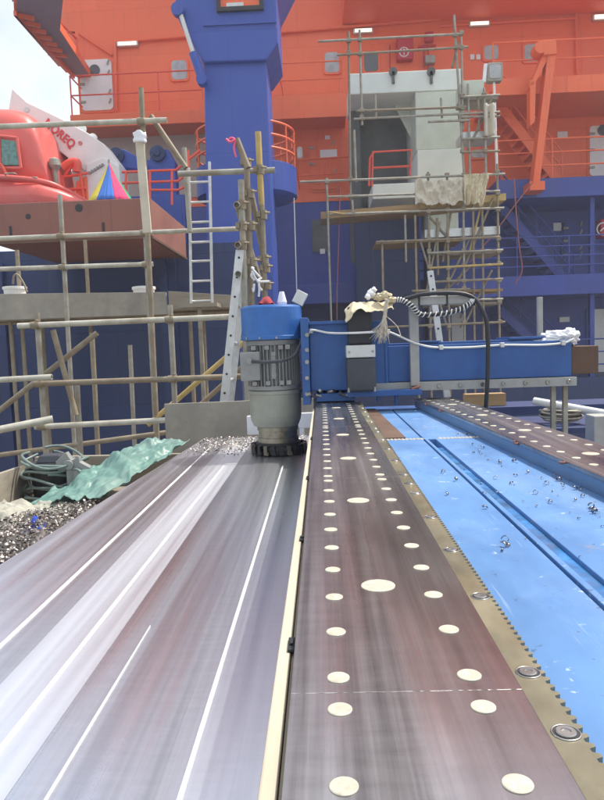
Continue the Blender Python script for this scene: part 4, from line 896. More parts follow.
# white boom with lettering
WY = 14.2
wb = empty('davit_boom', 'white slanting crane boom with red lettering behind the rescue boat', 'crane boom', (P(100, 200, WY).x, WY, TOPZ))
pts = [(12, 88), (27, 102), (60, 118), (88, 133), (104, 144), (119, 164), (119, 178), (104, 168), (86, 172), (58, 150), (34, 135), (8, 112)]
b = MB(); b.prism([P(x, y, WY) for x, y in pts], (0, .55, 0)); mk(b, 'boom_arm', 'white', wb, bevel=.02)
b = MB(); q = [P(86, 164, WY - .05), P(103, 157, WY - .05), P(119, 166, WY - .05), P(121, 206, WY - .05), P(87, 206, WY - .05)]; b.prism([V((p.x, p.y, p.z)) for p in q], (0, .65, 0)); po = mk(b, 'boom_foot', 'white', wb, bevel=.02)
b = MB()
for i in range(6):
    p = P(90 + i * 2.6, 173 - i * 1.6, WY - .055); b.tube([p, p + V((0, -.03, 0))], .03, 8)
mk(b, 'foot_bolts', 'motor', po)
for px, py in ((82, 130), (93, 139)): 
    b = MB(); p = P(px, py, WY + .2); b.lathe(p + V((0, 0, .02)), [(.09, -.03), (.09, .03)], 14, axis='y')
    mk(b, 'lifting_eye', 'white', wb)
for i, (px, py) in enumerate(((27, 110), (24, 117))): b = MB(); p = P(px, py, WY - .002); b.lathe(p, [(.05, 0), (.05, -.02)], 12, axis='y'); mk(b, 'pin', 'silver', wb)
cu = bpy.data.curves.new('lettering_font', 'FONT'); cu.body = 'NOREQ'; cu.size = 1.0; cu.extrude = .012; cu.offset = .025; cu.space_character = 1.06
to = bpy.data.objects.new('tmp_text', cu); COL.objects.link(to); bpy.context.view_layer.update()
me = bpy.data.meshes.new_from_object(to); COL.objects.unlink(to); bpy.data.objects.remove(to)
xs = [v.co.x for v in me.vertices]; w_ = max(xs) - min(xs); x_0 = min(xs)
t0, t1 = P(43.5, 124.5, WY - .012), P(71.5, 148.5, WY - .012); tv = (t1 - t0); tl = tv.length; tv.normalize(); nv = V((-tv.z, 0, tv.x)); sc = tl / w_
if nv.z < 0: nv = -nv
b = MB(); hs = .95
b.add([t0 + tv * ((v.co.x - x_0) * sc) + nv * (v.co.y * sc * 1.15) + V((0, -v.co.z, 0)) for v in me.vertices], [tuple(p.vertices) for p in me.polygons]); mk(b, 'lettering', 'signred', wb)
b = MB(); p = t1 + tv * .07 + nv * .2; b.tube([p + (tv * math.cos(a) + nv * math.sin(a)) * .035 for a in [2 * PI * i / 16 for i in range(17)]], .007, 6); b.tube([p - nv * .015, p + nv * .015], .008, 6); mk(b, 'registered_mark', 'signred', wb)

# striped umbrella
UY = 12.4; ut = P(109, 163, UY); um = empty('umbrella', 'closed cone of a striped multicolour umbrella in front of the white boom', 'umbrella', V((ut.x, UY, TOPZ)))
ub = P(109, 203, UY).z; Rm = P(134, 200, UY).x - ut.x
for i in range(16):
    a0_, a1_ = 2 * PI * i / 16 + .05, 2 * PI * (i + 1) / 16 + .05; b = MB()
    def un(u, v, a0_=a0_, a1_=a1_):
        a_ = a0_ + (a1_ - a0_) * u; r = .012 + Rm * v ** 1.15 * (1 - .07 * math.sin(PI * u)); return V((ut.x + r * math.cos(a_), UY + r * math.sin(a_), ut.z + (ub - .03 - ut.z) * v + .02 * math.sin(PI * u) * v))
    b.grid(un, 4, 8); mk(b, 'panel', ('green', 'yellow', 'yellow', 'royal', 'royal', 'crimson', 'crimson', 'green')[i % 8], um, thick=.01)
b = MB(); b.tube([V((ut.x, UY, TOPZ)), ut + V((0, 0, .06))], .02, 8); mk(b, 'shaft', 'galv', um)

# red A-frame bits and railings left
b = MB(); RYY = 13.5
def tubes(mb, lst, Y, r=.022, n=7):
    for l in lst: mb.tube([P(x, y, Y) for x, y in l], r, n)
b = MB(); tubes(b, [[(122, 172), (176, 170), (188, 160)], [(122, 183), (178, 181), (190, 172)], [(150, 190), (178, 190), (190, 184)], [(150, 170), (150, 205)], [(172, 170), (172, 205)], [(126, 172), (126, 205)], [(188, 150), (190, 205)], [(188, 160), (200, 150)]], RYY, .026); solo(b, 'railing', 'railred', 'red pipe railing between the striped umbrella and the blue crane column', 'railing')
wf = empty('winch_frame', 'blue winch frame with round sheaves behind the red railing', 'winch', (P(140, 200, 15.5).x, 15.5, TOPZ))
b = MB(); b.prism([P(x, y, 15.5) for x, y in ((152, 150), (168, 149), (175, 162), (178, 206), (146, 206), (148, 165))], (0, .3, 0)); b.prism([P(x, y, 15.5) for x, y in ((108, 150), (124, 149), (140, 158), (150, 160), (150, 172), (128, 168), (108, 166))], (0, .3, 0)); b.box(P(108, 190, 15.5).x, P(185, 190, 15.5).x, 15.45, 16.2, TOPZ, P(150, 196, 15.5).z); mk(b, 'frame', 'crane', wf, bevel=.02)
for px, py in ((117, 156), (158, 154)):
    b = MB(); p = P(px, py, 15.48); b.lathe(p, [(.17, 0), (.17, -.08), (.09, -.09), (.06, -.12)], 24, axis='y'); mk(b, 'sheave', 'navy', wf)
fr = empty('boat_davit', 'red davit hook and bent bars beside the bow of the rescue boat', 'davit', (P(66, 190, 13.6).x, 13.6, TOPZ))
b = MB(); tubes(b, [[(58, 178), (88, 173)], [(60, 190), (86, 188)], [(62, 175), (66, 200)], [(80, 170), (84, 200)], [(60, 182), (72, 166)]], 14.0, .03); b.tube(curve([P(63, 168, 14), P(70, 163, 14), P(77, 163, 14), P(77, 172, 14)]), .09, 8); mk(b, 'bars', 'railred', fr); b = MB(); b.prism([P(x, y, 14.05) for x, y in ((76, 182), (86, 176), (87, 206), (76, 206))], (0, .2, 0)); mk(b, 'post', 'orange', fr)
b = MB(); c_ = P(55, 166, 13.4); b.lathe((c_.x, c_.y, TOPZ), [(.05, 0), (.05, c_.z - TOPZ - .1), (.12, c_.z - TOPZ), (.1, c_.z - TOPZ + .12), (.03, c_.z - TOPZ + .16)], 14); mk(b, 'lamp_post', 'galv', fr)

# ================================================================== CRANE
CY = 14.6
cr = empty('deck_crane', 'tall blue crane column with a round railed platform in front of the ship', 'crane', (P(240, 300, CY).x, CY, TOPZ))
def sec(xa, xb, py, y0, y1):
    a, c = P(xa, py, CY), P(xb, py, CY); return [V((a.x, y0, a.z)), V((c.x, y0, a.z)), V((c.x, y1, a.z)), V((a.x, y1, a.z))]
b = MB(); b.hexa(sec(208, 276, 330, CY, CY + 1.5) + sec(203.5, 265.5, 40, CY, CY + 1.5)); mk(b, 'column', 'crane', cr, bevel=.03)
b = MB(); xq = P(271, 200, CY)
b.hexa([P(268, 62, CY - .04), P(270, 62, CY - .04), P(270, 62, CY + .3), P(268, 62, CY + .3)][::1] + [P(266, 40, CY - .04), P(268, 40, CY - .04), P(268, 40, CY + .3), P(266, 40, CY + .3)]) if False else None
pts = [(203, 62), (176, 14), (172, -60), (300, -60), (276, -12), (277, 18), (278, 43), (266, 60)]
b = MB(); b.prism([P(x, y, CY - .12) for x, y in pts], (0, 1.8, 0)); hd = mk(b, 'crane_head', 'crane', cr, bevel=.03)
b = MB(); b.pbox(203, 22, 276, 24, CY - .16, .04); mk(b, 'head_seam', 'crane', hd)
fx0, fx1, fz0, fz1 = rect(216, -14, 263, 10, CY - .2)
b = MB(); b.box(fx0, fx1, CY - .2, CY - .121, fz0, fz0 + .08); b.box(fx0, fx0 + .08, CY - .2, CY - .121, fz0 + .08, fz1); b.box(fx1 - .08, fx1, CY - .2, CY - .121, fz0 + .08, fz1); b.box(fx0, fx1, CY - .2, CY - .121, fz1, fz1 + .06); fw = mk(b, 'hatch_frame', 'black', hd)
b = MB(); b.box(fx0 + .08, fx1 - .08, CY - .14, CY - .122, fz0 + .08, fz1); mk(b, 'hatch_panel', 'orange', fw)
b = MB(); b.box(fx0 + .2, fx0 + .55, CY - .16, CY - .142, fz0 + .1, fz0 + .17); mk(b, 'hatch_bar', 'silver', fw)
b = MB(); b.tube([P(180, 12, CY - .25), P(194, 55, CY - .25)], .045, 12); hy = mk(b, 'ram_rod', 'silver', cr); b = MB(); b.tube([P(193, 53, CY - .25), P(203, 82, CY - .25)], .085, 12); mk(b, 'ram_cylinder', 'crane', cr); b = MB(); b.lathe(P(178, 10, CY - .25), [(.13, -.08), (.13, .08)], 16, axis='y'); mk(b, 'pivot', 'crane', cr); b = MB(); b.lathe(P(202, 80, CY - .25), [(.11, -.08), (.11, .12)], 16, axis='y'); mk(b, 'pivot', 'crane', cr)
ccx = (P(207, 185, CY).x + P(271, 185, CY).x) / 2; ccy = CY + 1.75; Rp = P(297, 185, ccy).x - ccx
zpt, zpb = P(284, 170, ccy).z, P(284, 200, ccy).z
b = MB(); b.lathe((ccx, ccy, 0), [(Rp * .55, zpb - .12), (Rp * .9, zpb), (Rp, zpb + .06), (Rp, zpt), (Rp * .92, zpt + .003)], 48); mk(b, 'round_platform', 'crane', cr)
b = MB()
for z in (.28, .56, .84):
    b.tube([V((ccx + Rp * .97 * math.cos(t), ccy + Rp * .97 * math.sin(t), zpt + z)) for t in [2 * PI * i / 48 for i in range(49)] if not (3.9 < t < 5.5)] if False else [V((ccx + Rp * .97 * math.cos(t), ccy + Rp * .97 * math.sin(t), zpt + z)) for t in [-1.0 + (2 * PI - 1.25) * i / 48 for i in range(49)]], .028, 7)
for i in range(12):
    t = -1.0 + (2 * PI - 1.25) * i / 11; p = V((ccx + Rp * .97 * math.cos(t), ccy + Rp * .97 * math.sin(t), zpt)); b.tube([p, p + V((0, 0, .84))], .025, 7)
mk(b, 'platform_railing', 'orange', cr)
b = MB(); b.hexa(sec(204, 280, 335, CY - .25, CY + 1.8) + sec(204, 280, 330, CY - .25, CY + 1.8)); mk(b, 'base_flange', 'crane', cr)
b = MB(); b.tube([P(294, 198, CY + .3), P(297, 300, CY + .3)], .012, 6); mk(b, 'downpipe', 'silver', cr)

# ================================================================== SHIP
SYF, SW = 19.0, 21.2
ship = empty('ship', 'orange and blue ship superstructure with decks railings and doors filling the background', 'ship', (2, SW, GZ))
xl = P(79, 100, SW).x
ob = 4.6
def spart(mb, name, mat, par=None, **k): return mk(mb, name, mat, par or ship, **k)
b = MB(); b.box(xl, 22, SW, SW + 8, ob, 11.9); spart(b, 'upper_wall', 'orange')
b = MB(); b.box(P(50, 31, SW).x, xl - .001, SW + .05, SW + 7.9, P(65, 31, SW).z, 11.85); b.prism([P(50, 31.5, SW + .06), P(78.6, 34, SW + .06), P(78.6, 69, SW + .06)], (0, .4, 0)); spart(b, 'flared_wall', 'orange')
b = MB(); b.box(-9, 22, SW + .02, SW + 8, GZ, ob - .001); spart(b, 'lower_wall', 'blue')
# walkway band left/middle
xm0 = P(70, 117, 20.1).x; xm1 = P(346, 108, 20.1).x
zA, zB2 = P(300, 118, 20.1).z, P(300, 100, 20.1).z
b = MB(); b.box(xm0, xm1, 20.1, SW - .001, zA, zB2 - .12); spart(b, 'walkway', 'orange', bevel=.02)
b = MB(); b.box(P(200, 100, 20.05).x, xm1, 20.05, 20.11, zA - .02, zB2 + .12); spart(b, 'bulwark', 'orange')
b = MB(); b.box(P(70, 130, SW).x, P(205, 130, SW).x, SW - .05, SW - .002, P(130, 160, SW).z - 1.2, P(130, 137, SW).z); spart(b, 'beige_bulkhead', 'beige')
# right hand decks
xr0 = P(492, 85, SYF).x
zU0, zU1 = 6.75, 7.18
b = MB(); b.box(xr0, 22, SYF, SW - .001, zU0, zU0 + .16); b.box(xr0, 22, SYF, SYF + .05, zU0 + .161, zU1); spart(b, 'upper_deck', 'orange')
xr1 = P(497, 187, SYF).x
b = MB(); b.box(xr1, 22, SYF, SW + .01, 4.02, 4.53); spart(b, 'middle_deck', 'blue', bevel=.01)
b = MB(); b.box(-1.2, 22, SYF, SW + .01, 1.39, 1.93); spart(b, 'lower_deck', 'blue', bevel=.01)
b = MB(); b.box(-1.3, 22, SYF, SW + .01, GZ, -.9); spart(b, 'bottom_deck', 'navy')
for x in (7.5, 10.6, 14.2):
    spart(MB().box(x, x + .12, SYF + .25, SYF + .4, 1.93, 4.02), 'stanchion', 'blue'); spart(MB().box(x, x + .12, SYF + .25, SYF + .4, -.9, 1.39), 'stanchion', 'blue')
# upper overhang on the right
r_ = rect(346, -60, 620, 19, 19.3); zov = P(440, 21, SW).z
b = MB(); b.box(P(345, 10, 19.3).x, 22, 19.3, SW - .002, zov, 11.9); spart(b, 'upper_overhang', 'orange', bevel=.03)
b = MB(); b.box(xl + .02, 22, 20.4, SW + 3, 11.901, 12.1); spart(b, 'top_deck', 'orange')
# pipes and ledges on the upper wall
b = MB(); 
b.tube([P(270, 33, SW - .08), P(345, 27, SW - .08), P(440, 19, SW - .08)], .05, 8); b.tube([P(79, 33, SW - .05), P(112, 55, SW - .05)], .04, 8); b.tube([P(116, 42, SW - .08), P(204, 35, SW - .08)], .05, 8); b.tube([P(115, 42, SW - .08), P(116, 110, SW - .08)], .05, 8); b.tube([P(440, 26, SW - .08), P(575, 18, SW - .08)], .04, 8); b.tube([P(576, 10, SW - .08), P(577, 75, SW - .08)], .04, 8)
spart(b, 'wall_pipe', 'orange')
# bridge wing
zw = 8.55
wq = [G(14, 10, zw), G(51, 56, zw), G(80, 66, zw), G(130, 40, zw), G(120, -40, zw), G(20, -40, zw)]
xw_ = P(78, 68, SW).x; yw_ = G(14, 10, zw).y - 1.5
wq = [G(14, 10, zw), G(51, 55, zw), V((xw_, SW - .003, zw)), V((xw_ + .4, SW - .003, zw)), G(60, 30, zw), G(66, -30, zw), G(14, -30, zw)]
b = MB(); b.prism(wq, (0, 0, .22)); wing = spart(b, 'bridge_wing', 'orange')
b = MB(); cxw = sum(p.x for p in wq) / 7; cyw = sum(p.y for p in wq) / 7
b.prism([V((cxw + (p.x - cxw) * .94, cyw + (p.y - cyw) * .94, zw - .012)) for p in wq], (0, 0, .01)); mk(b, 'soffit', 'soffit', wing)
b = MB()
for k in range(7):
    p = wq[0].lerp(wq[1], (k + .3) / 7); q = V((xw_ + .3, p.y + .25, zw)); b.bar(p - V((0, 0, .06)), q - V((0, 0, .06)), .05, .1)
for k in range(3): b.bar(wq[0].lerp(V((xw_, wq[0].y, zw)), .2 + k * .3) - V((0, 0, .07)), wq[1].lerp(V((xw_, SW - .2, zw)), .3 + k * .3) - V((0, 0, .07)), .05, .12)
mk(b, 'soffit_ribs', 'orange', wing)
b = MB()
for i in range(3):
    a_, c_ = wq[i - 1 if i else 6], wq[i]
    for z in (.5, .95): b.tube([a_ + V((0, 0, .22 + z)), c_ + V((0, 0, .22 + z))], .03, 6)
    for k in range(4): p = a_.lerp(c_, k / 3); b.tube([p + V((0, 0, .2)), p + V((0, 0, 1.17))], .03, 6)
mk(b, 'wing_railing', 'railred', wing)

def railing(name, mat, xa, xb, Y, z, h=1.05, rails=3, sp=1.3, r=.022, end=None):
    b = MB()
    for i in range(rails): zz = z + h * (i + 1) / rails; b.tube([V((xa, Y, zz)), V((xb, Y, zz))], r, 6)
    n = max(1, round((xb - xa) / sp))
    for i in range(n + 1): x = xa + (xb - xa) * i / n; b.tube([V((x, Y, z)), V((x, Y, z + h))], r, 6)
    if end:
        for i in range(rails): zz = z + h * (i + 1) / rails; b.tube([V((xa, Y, zz)), V((xa, end, zz))], r, 6)
    return spart(b, name, mat)
railing('railing', 'railred', xm0 + .05, P(203, 100, 20.15).x, 20.15, zB2 - .12, 1.1, 2, 1.5, end=SW - .1)
railing('railing', 'orange', P(268, 100, 20.15).x, xm1 - .05, 20.15, zB2 + .1, .95, 2, 2.0)
railing('railing', 'orange', xr0 + .05, 21, SYF + .06, zU1, .95, 2, 1.6)
railing('railing', 'orange', xr1 + .05, 21, SYF + .08, 4.53, 1.05, 3, 1.5)
railing('railing', 'blue', 1.2, 21, SYF + .08, 1.93, 1.05, 4, 1.4)
railing('railing', 'blue', -1.0, 21, SYF + .08, -.9, 1.05, 3, 1.6)
b = MB(); b.tube([P(297, 160, 20.9), P(372, 155, 20.9)], .025, 6); b.tube([P(297, 176, 20.9), P(345, 173, 20.9)], .02, 6)
for px in (300, 330, 356): b.tube([P(px, 158, 20.9), P(px, 184, 20.9)], .02, 6)
spart(b, 'railing', 'orange')

def door(px0, py0, px1, py1, Y, mat='white', port=None, hinge=True, handle=True):
    x0, x1, z0, z1 = rect(px0, py0, px1, py1, Y); b = MB().rrect(x0, x1, z0, z1, Y - .06, Y - .002, .14 * (x1 - x0)); d = spart(b, 'door', mat, bevel=.01)
    b = MB().rrect(x0 - .06, x1 + .06, z0 - .06, z1 + .06, Y - .03, Y - .001, .16 * (x1 - x0)); mk(b, 'frame', 'orange' if z0 > 4.4 else 'blue', d)
    if port:
        p = P(port[0], port[1], Y); b = MB().lathe((p.x, Y - .06, p.z), [(.16, 0), (.16, -.03), (.13, -.035), (.125, -.02)], 24, axis='y'); pp = mk(b, 'porthole', 'glass', d)
    b = MB()
    for f in (.15, .5, .82): b.box(x0 - .02, x0 + .14, Y - .1, Y - .061, z0 + (z1 - z0) * f, z0 + (z1 - z0) * f + .06)
    mk(b, 'hinge', 'galv', d)
    for f in (.12, .3, .68, .88): mk(MB().bar(V((x1 - .12, Y - .09, z0 + (z1 - z0) * f)), V((x1 - .06, Y - .09, z0 + (z1 - z0) * f + .14)), .03, .04), 'handle', 'galv', d)
    return d
door(81, 60, 113, 111, SW, port=(95.5, 71))
door(589, 126, 612, 176, SW - 0.0, port=(602, 131))
door(588, 309, 612, 372, SW - 0.0, mat='white')
door(434, 313, 464, 360, SW, mat='white')
door(310, 140, 337, 190, SW, mat='orange')
door(563, 222, 583, 262, SW, mat='blue')
def window(px0, py0, px1, py1, Y=SW, pane='glass_pale', fm='orange'):
    x0, x1, z0, z1 = rect(px0, py0, px1, py1, Y); w = x1 - x0
    b = MB().rrect(x0 - .06, x1 + .06, z0 - .06, z1 + .06, Y - .05, Y - .001, .24 * w); d = spart(b, 'window', fm, bevel=.01)
    b = MB().rrect(x0, x1, z0, z1, Y - .056, Y - .0505, .22 * w); mk(b, 'pane', pane, d)
window(172, 61, 187, 80); window(325, 53, 339, 73); window(364, 52, 378, 72, pane='glass'); window(484, 46, 498, 60); window(524, 45, 537, 62); window(568, 225, 580, 246, pane='glass_pale', fm='blue'); window(471, 150, 486, 158, pane='glass_pale')
def light(px0, py0, px1, py1, Y=SW):
    x0, x1, z0, z1 = rect(px0, py0, px1, py1, Y); b = MB().box(x0, x1, Y - .14, Y - .002, z0, z1); d = spart(b, 'wall_lamp', 'silver', bevel=.02); b = MB().box(x0 + .05, x1 - .05, Y - .17, Y - .141, z0 + .03, z1 - .03); mk(b, 'diffuser', 'lampglass', d)
M['lampglass'] = bpy.data.materials.new('lit_diffuser'); M['lampglass'].use_nodes = True
_b = M['lampglass'].node_tree.nodes['Principled BSDF']; _b.inputs['Base Color'].default_value = (.85, .84, .78, 1); _b.inputs['Emission Color'].default_value = (1, .95, .8, 1); _b.inputs['Emission Strength'].default_value = .7
_n = M['lampglass'].node_tree.nodes.new('ShaderNodeTexNoise'); _n.inputs['Scale'].default_value = 4; _r2 = M['lampglass'].node_tree.nodes.new('ShaderNodeMapRange'); _r2.inputs[3].default_value = .3; _r2.inputs[4].default_value = .6
M['lampglass'].node_tree.links.new(_n.outputs[0], _r2.inputs[0]); M['lampglass'].node_tree.links.new(_r2.outputs[0], _b.inputs['Roughness'])
light(118, 43, 139, 48); light(353, 30, 373, 35); light(468, 23, 489, 28, 19.9 if False else SW); light(591, 16, 610, 22)
light(496, 100, 520, 104); light(543, 100, 562, 104); light(592, 104, 610, 109); light(520, 195, 560, 199, SW)
def plate(name, mat, px0, py0, px1, py1, Y=SW, d=.05, par=None, bev=.0): 
    x0, x1, z0, z1 = rect(px0, py0, px1, py1, Y); return spart(MB().box(x0, x1, Y - d, Y - .001, z0, z1), name, mat, par, bevel=bev)
fb = plate('fire_hose_box', 'redbox', 396, 42, 412, 63, SW, .3, bev=.03)
p = P(404, 52, SW - .305); b = MB(); b.tube([p + V((.13 * math.cos(t), 0, .13 * math.sin(t))) for t in [2 * PI * i / 24 for i in range(25)]], .018, 6); b.box(p.x - .012, p.x + .012, p.y - .01, p.y + .004, p.z - .09, p.z + .09); mk(b, 'emblem', 'white', fb)
b = MB(); b.tube([P(401, 43, SW - .2), P(402, 40, SW - .2), P(406, 40, SW - .2), P(407, 43, SW - .2)], .03, 6); mk(b, 'box_lug', 'redbox', fb)
lb = plate('lifebuoy_box', 'redbox', 595, 221, 612, 239, 20.2, .4, bev=.04); p = P(603, 229, 19.79); b = MB(); b.tube([p + V((.17 * math.cos(t), 0, .17 * math.sin(t))) for t in [2 * PI * i / 24 for i in range(25)]], .02, 6); b.bar(p + V((-.08, 0, -.06)), p + V((.08, 0, .08)), .02, .03); mk(b, 'emblem', 'white', lb)
plate('notice', 'white', 320, 150, 337, 158, SW - .07); plate('notice', 'white', 325, 136, 330, 141, SW); plate('life_raft_canister', 'white', 297, 148, 303, 161, SW, .25, bev=.08); plate('notice', 'white', 320, 249, 325, 254, SW + .02); plate('notice', 'white', 470, 55, 474, 60); plate('notice', 'white', 476, 55, 480, 60)
plate('notice', 'white', 553, 223, 563, 231, SW + .02); plate('notice', 'white', 557, 132, 567, 139); plate('notice', 'white', 559, 317, 569, 322, SW + .02)
plate('siren', 'greyframe', 424, 58, 434, 66, SW, .25, bev=.03); plate('valve', 'redbox', 424, 34, 433, 44, SW, .2, bev=.05); plate('doorway', 'dark_grey', 350, 200, 400, 262, SW + .02, .02); plate('vent', 'dark_grey', 312, 220, 328, 252, SW + .02, .04)  # doorway is a flat panel; the recess's shade is its dark colour
for px in (390, 424, 428): spart(MB().tube([P(px, 45, SW - .1), P(px, 68, SW - .1)], .02, 6), 'conduit', 'redbox')
spart(MB().tube([P(418, 47, SW - .1), P(436, 46, SW - .1)], .035, 6), 'conduit', 'redbox'); spart(MB().tube([P(275, 50, SW - .06), P(300, 190, SW - .06)], .012, 5), 'cable', 'redbox')

def stairs(px0, py0, px1, py1, Y, mat, w=.9):
    a, c = P(px0, py0, Y), P(px1, py1, Y); b = MB(); dr = (c - a)
    for yo in (0, w): b.bar(a + V((0, yo, 0)), c + V((0, yo, 0)), .05, .26)
    st = spart(b, 'staircase', mat); b = MB(); n = 12
    for i in range(n): p = a + dr * ((i + .5) / n); b.box(p.x - .14, p.x + .14, Y + .03, Y + w - .03, p.z - .015, p.z + .015)
    mk(b, 'treads', mat, st); b = MB()
    for k in (.5, .95): b.tube([a + V((0, 0, k)), c + V((0, 0, k))], .022, 6)
    for i in range(5): p = a + dr * (i / 4); b.tube([p, p + V((0, 0, .95))], .02, 6)
    mk(b, 'handrail', mat, st)
stairs(494, 98, 562, 186, 20.0, 'orange'); stairs(500, 205, 574, 290, 20.0, 'blue'); stairs(500, 310, 580, 385, 20.2, 'blue')
b = MB(); b.bar(P(565, 105, 20.6), P(604, 90, 20.6), .1, .2); spart(b, 'deck_bracket', 'orange')

# ------------------------------------------------------------------ orange davit on the right
OY = 18.4
od = empty('small_davit', 'orange davit with slanting legs standing at the railing on the right deck', 'davit', (P(540, 180, SYF).x, SYF, 4.53))
b = MB(); b.prism([P(x, y, OY) for x, y in ((543, 40), (556, 39), (557, 54), (544, 55))], (0, .5, 0)); b.lathe(P(541, 47, OY), [(.16, 0), (.16, .4)], 16, axis='y'); mk(b, 'davit_head', 'orange', od, bevel=.02)
b = MB(); b.prism([P(x, y, OY + .05) for x, y in ((548, 54), (556, 54), (540, 182), (533, 182))], (0, .35, 0)); mk(b, 'leg', 'orange', od, bevel=.01)
b = MB(); b.prism([P(x, y, OY + .1) for x, y in ((543, 55), (550, 55), (536, 82), (529, 88))], (0, .3, 0)); mk(b, 'arm', 'orange', od, bevel=.01)
b = MB(); b.prism([P(x, y, OY + .1) for x, y in ((530, 80), (536, 79), (535, 122), (530, 126))], (0, .3, 0)); mk(b, 'strut', 'orange', od, bevel=.01)
b = MB(); b.box(P(530, 180, OY).x, P(545, 180, OY).x, OY, SYF - .002, 4.1, P(540, 181, OY).z); mk(b, 'foot', 'orange', od)
# floodlight on the rear scaffold
fl_ = empty('floodlight', 'square floodlight with a white frame on a post above the rear scaffold', 'floodlight', P(493, 80, 16.3))
b = MB(); x0, x1, z0, z1 = rect(487, 62, 503, 81, 16.3); b.rrect(x0, x1, z0, z1, 16.3, 16.5, .06); mk(b, 'housing', 'galv', fl_, bevel=.02); b = MB().rrect(x0 + .05, x1 - .05, z0 + .06, z1 - .06, 16.28, 16.299, .05); mk(b, 'lens', 'glass_pale', fl_)
b = MB(); b.bar(P(485.5, 64, 16.29), P(484, 82, 16.29), .07, .06, up=(0, 1, 0)); b.tube([P(494, 81, 16.4), P(497, 178, 16.4)], .03, 8); mk(b, 'bracket', 'bag', fl_)

# ------------------------------------------------------------------ pale tower
TWY = 17.2
tw_ = empty('primed_tower', 'pale green and white primed steel tower wrapped in scaffolding beside the orange wall', 'tower', (P(410, 200, TWY).x, TWY, 0))
X0, X1 = P(351, 130, TWY).x, P(462, 130, TWY).x; XP = P(416, 130, TWY).x; XI = P(363, 130, TWY).x
zT, zTm, zBt, zPb = P(405, 71, TWY).z, P(405, 92, TWY).z, P(440, 178, TWY).z, P(440, 149, TWY).z
b = MB(); b.box(X0, X1, TWY, TWY + 1.9, zTm, zT); mk(b, 'top_beam', 'primer_light', tw_, bevel=.02)
b = MB(); b.box(XP, X1, TWY + .02, TWY + 1.88, zPb, zTm - .002); mk(b, 'pillar', 'primer', tw_, bevel=.02)
b = MB(); b.box(XP + .02, X1, TWY, TWY + 1.88, zBt - .5, zPb - .002); mk(b, 'pillar_base', 'primer_light', tw_, bevel=.02)
b = MB(); b.box(XP + .35, X1, TWY + .6, TWY + 1.88, zBt - 1.45, zBt - .502); mk(b, 'lower_pillar', 'primer', tw_, bevel=.02)
b = MB(); b.box(X0 + .05, XI, TWY + 1.2, TWY + 1.8, zBt - .5, zTm - .002); b.box(X0 + .05, XP, TWY + 1.81, TWY + 1.88, zBt - .5, zTm - .002); mk(b, 'back_panel', 'dark_grey', tw_)
b = MB(); b.prism([P(x, y, TWY + .9) for x, y in ((388, 92.5), (416, 92.5), (416, 148))], (0, .06, 0)); mk(b, 'gusset', 'primer', tw_)
x0, x1, z0, z1 = rect(372, 184, 426, 199, TWY); b = MB(); b.box(x0, x1, TWY - .1, TWY + 1.7, z0, z1); mk(b, 'sill', 'primer_light', tw_, bevel=.02)
for px in (393, 431): b = MB(); p = P(px, 72, TWY - .02); b.lathe(p, [(.10, 0), (.10, -.05)], 14, axis='y'); b.box(p.x - .03, p.x + .03, p.y - .05, p.y, p.z - .28, p.z); mk(b, 'lifting_lug', 'dark_grey', tw_)
b = MB(); tubes(b, [[(372, 186), (373, 152), (411, 150), (410, 176)], [(373, 168), (411, 166)], [(369, 186), (370, 158), (374, 152)]], TWY - .12, .028); mk(b, 'guard_rail', 'railred', tw_)
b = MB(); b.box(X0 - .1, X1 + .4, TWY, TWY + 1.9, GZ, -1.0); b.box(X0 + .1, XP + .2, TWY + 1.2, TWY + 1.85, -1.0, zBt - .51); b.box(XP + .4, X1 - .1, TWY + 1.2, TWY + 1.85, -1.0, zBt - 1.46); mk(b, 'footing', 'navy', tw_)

# rear scaffold
RS = 15.6
rs = empty('scaffold', 'rear scaffold of thin weathered tubes and planks wrapped round the pale tower', 'scaffold', (P(420, 300, RS).x, RS, GZ), 'scaffolds round the tower')
V_ = [(326.5, 178, 331.5, 322, 'galv'), (348.5, 32, 350.5, 200, 'galv_rust'), (359.5, 30, 362, 125, 'galv'), (454, 15, 464, 175, 'galv'), (461, 33, 463, 130, 'galv'), (497, 164, 500, 330, 'galv_rust'), (484, 88, 486, 178, 'galv'), (428, 172, 430, 330, 'galv_rust'), (447, 175, 449, 330, 'galv_rust'), (463, 178, 464, 330, 'galv'), (352, 200, 353, 216, 'galv'), (375, 95, 376, 118, 'galv'), (441, 98, 442, 118, 'galv'), (415, 215, 418, 330, 'galv_rust'), (482, 200, 484, 330, 'galv_rust'), (382, 240, 383, 290, 'galv_rust'), (354, 130, 356, 182, 'galv'), (437, 218, 438, 275, 'galv_rust'), (473, 205, 474, 330, 'galv_rust'), (405, 215, 406, 262, 'galv'), (468, 84, 470, 178, 'galv'), (478, 96, 479, 130, 'galv_rust')]
for x0, y0, x1, y1, m in V_:
    q = P(x1, y1, RS); 
    if y1 > 310: q = V((q.x, q.y, GZ))
    mk(MB().tube([P(x0, y0, RS), q], .0265, 8), 'standard', m, rs)
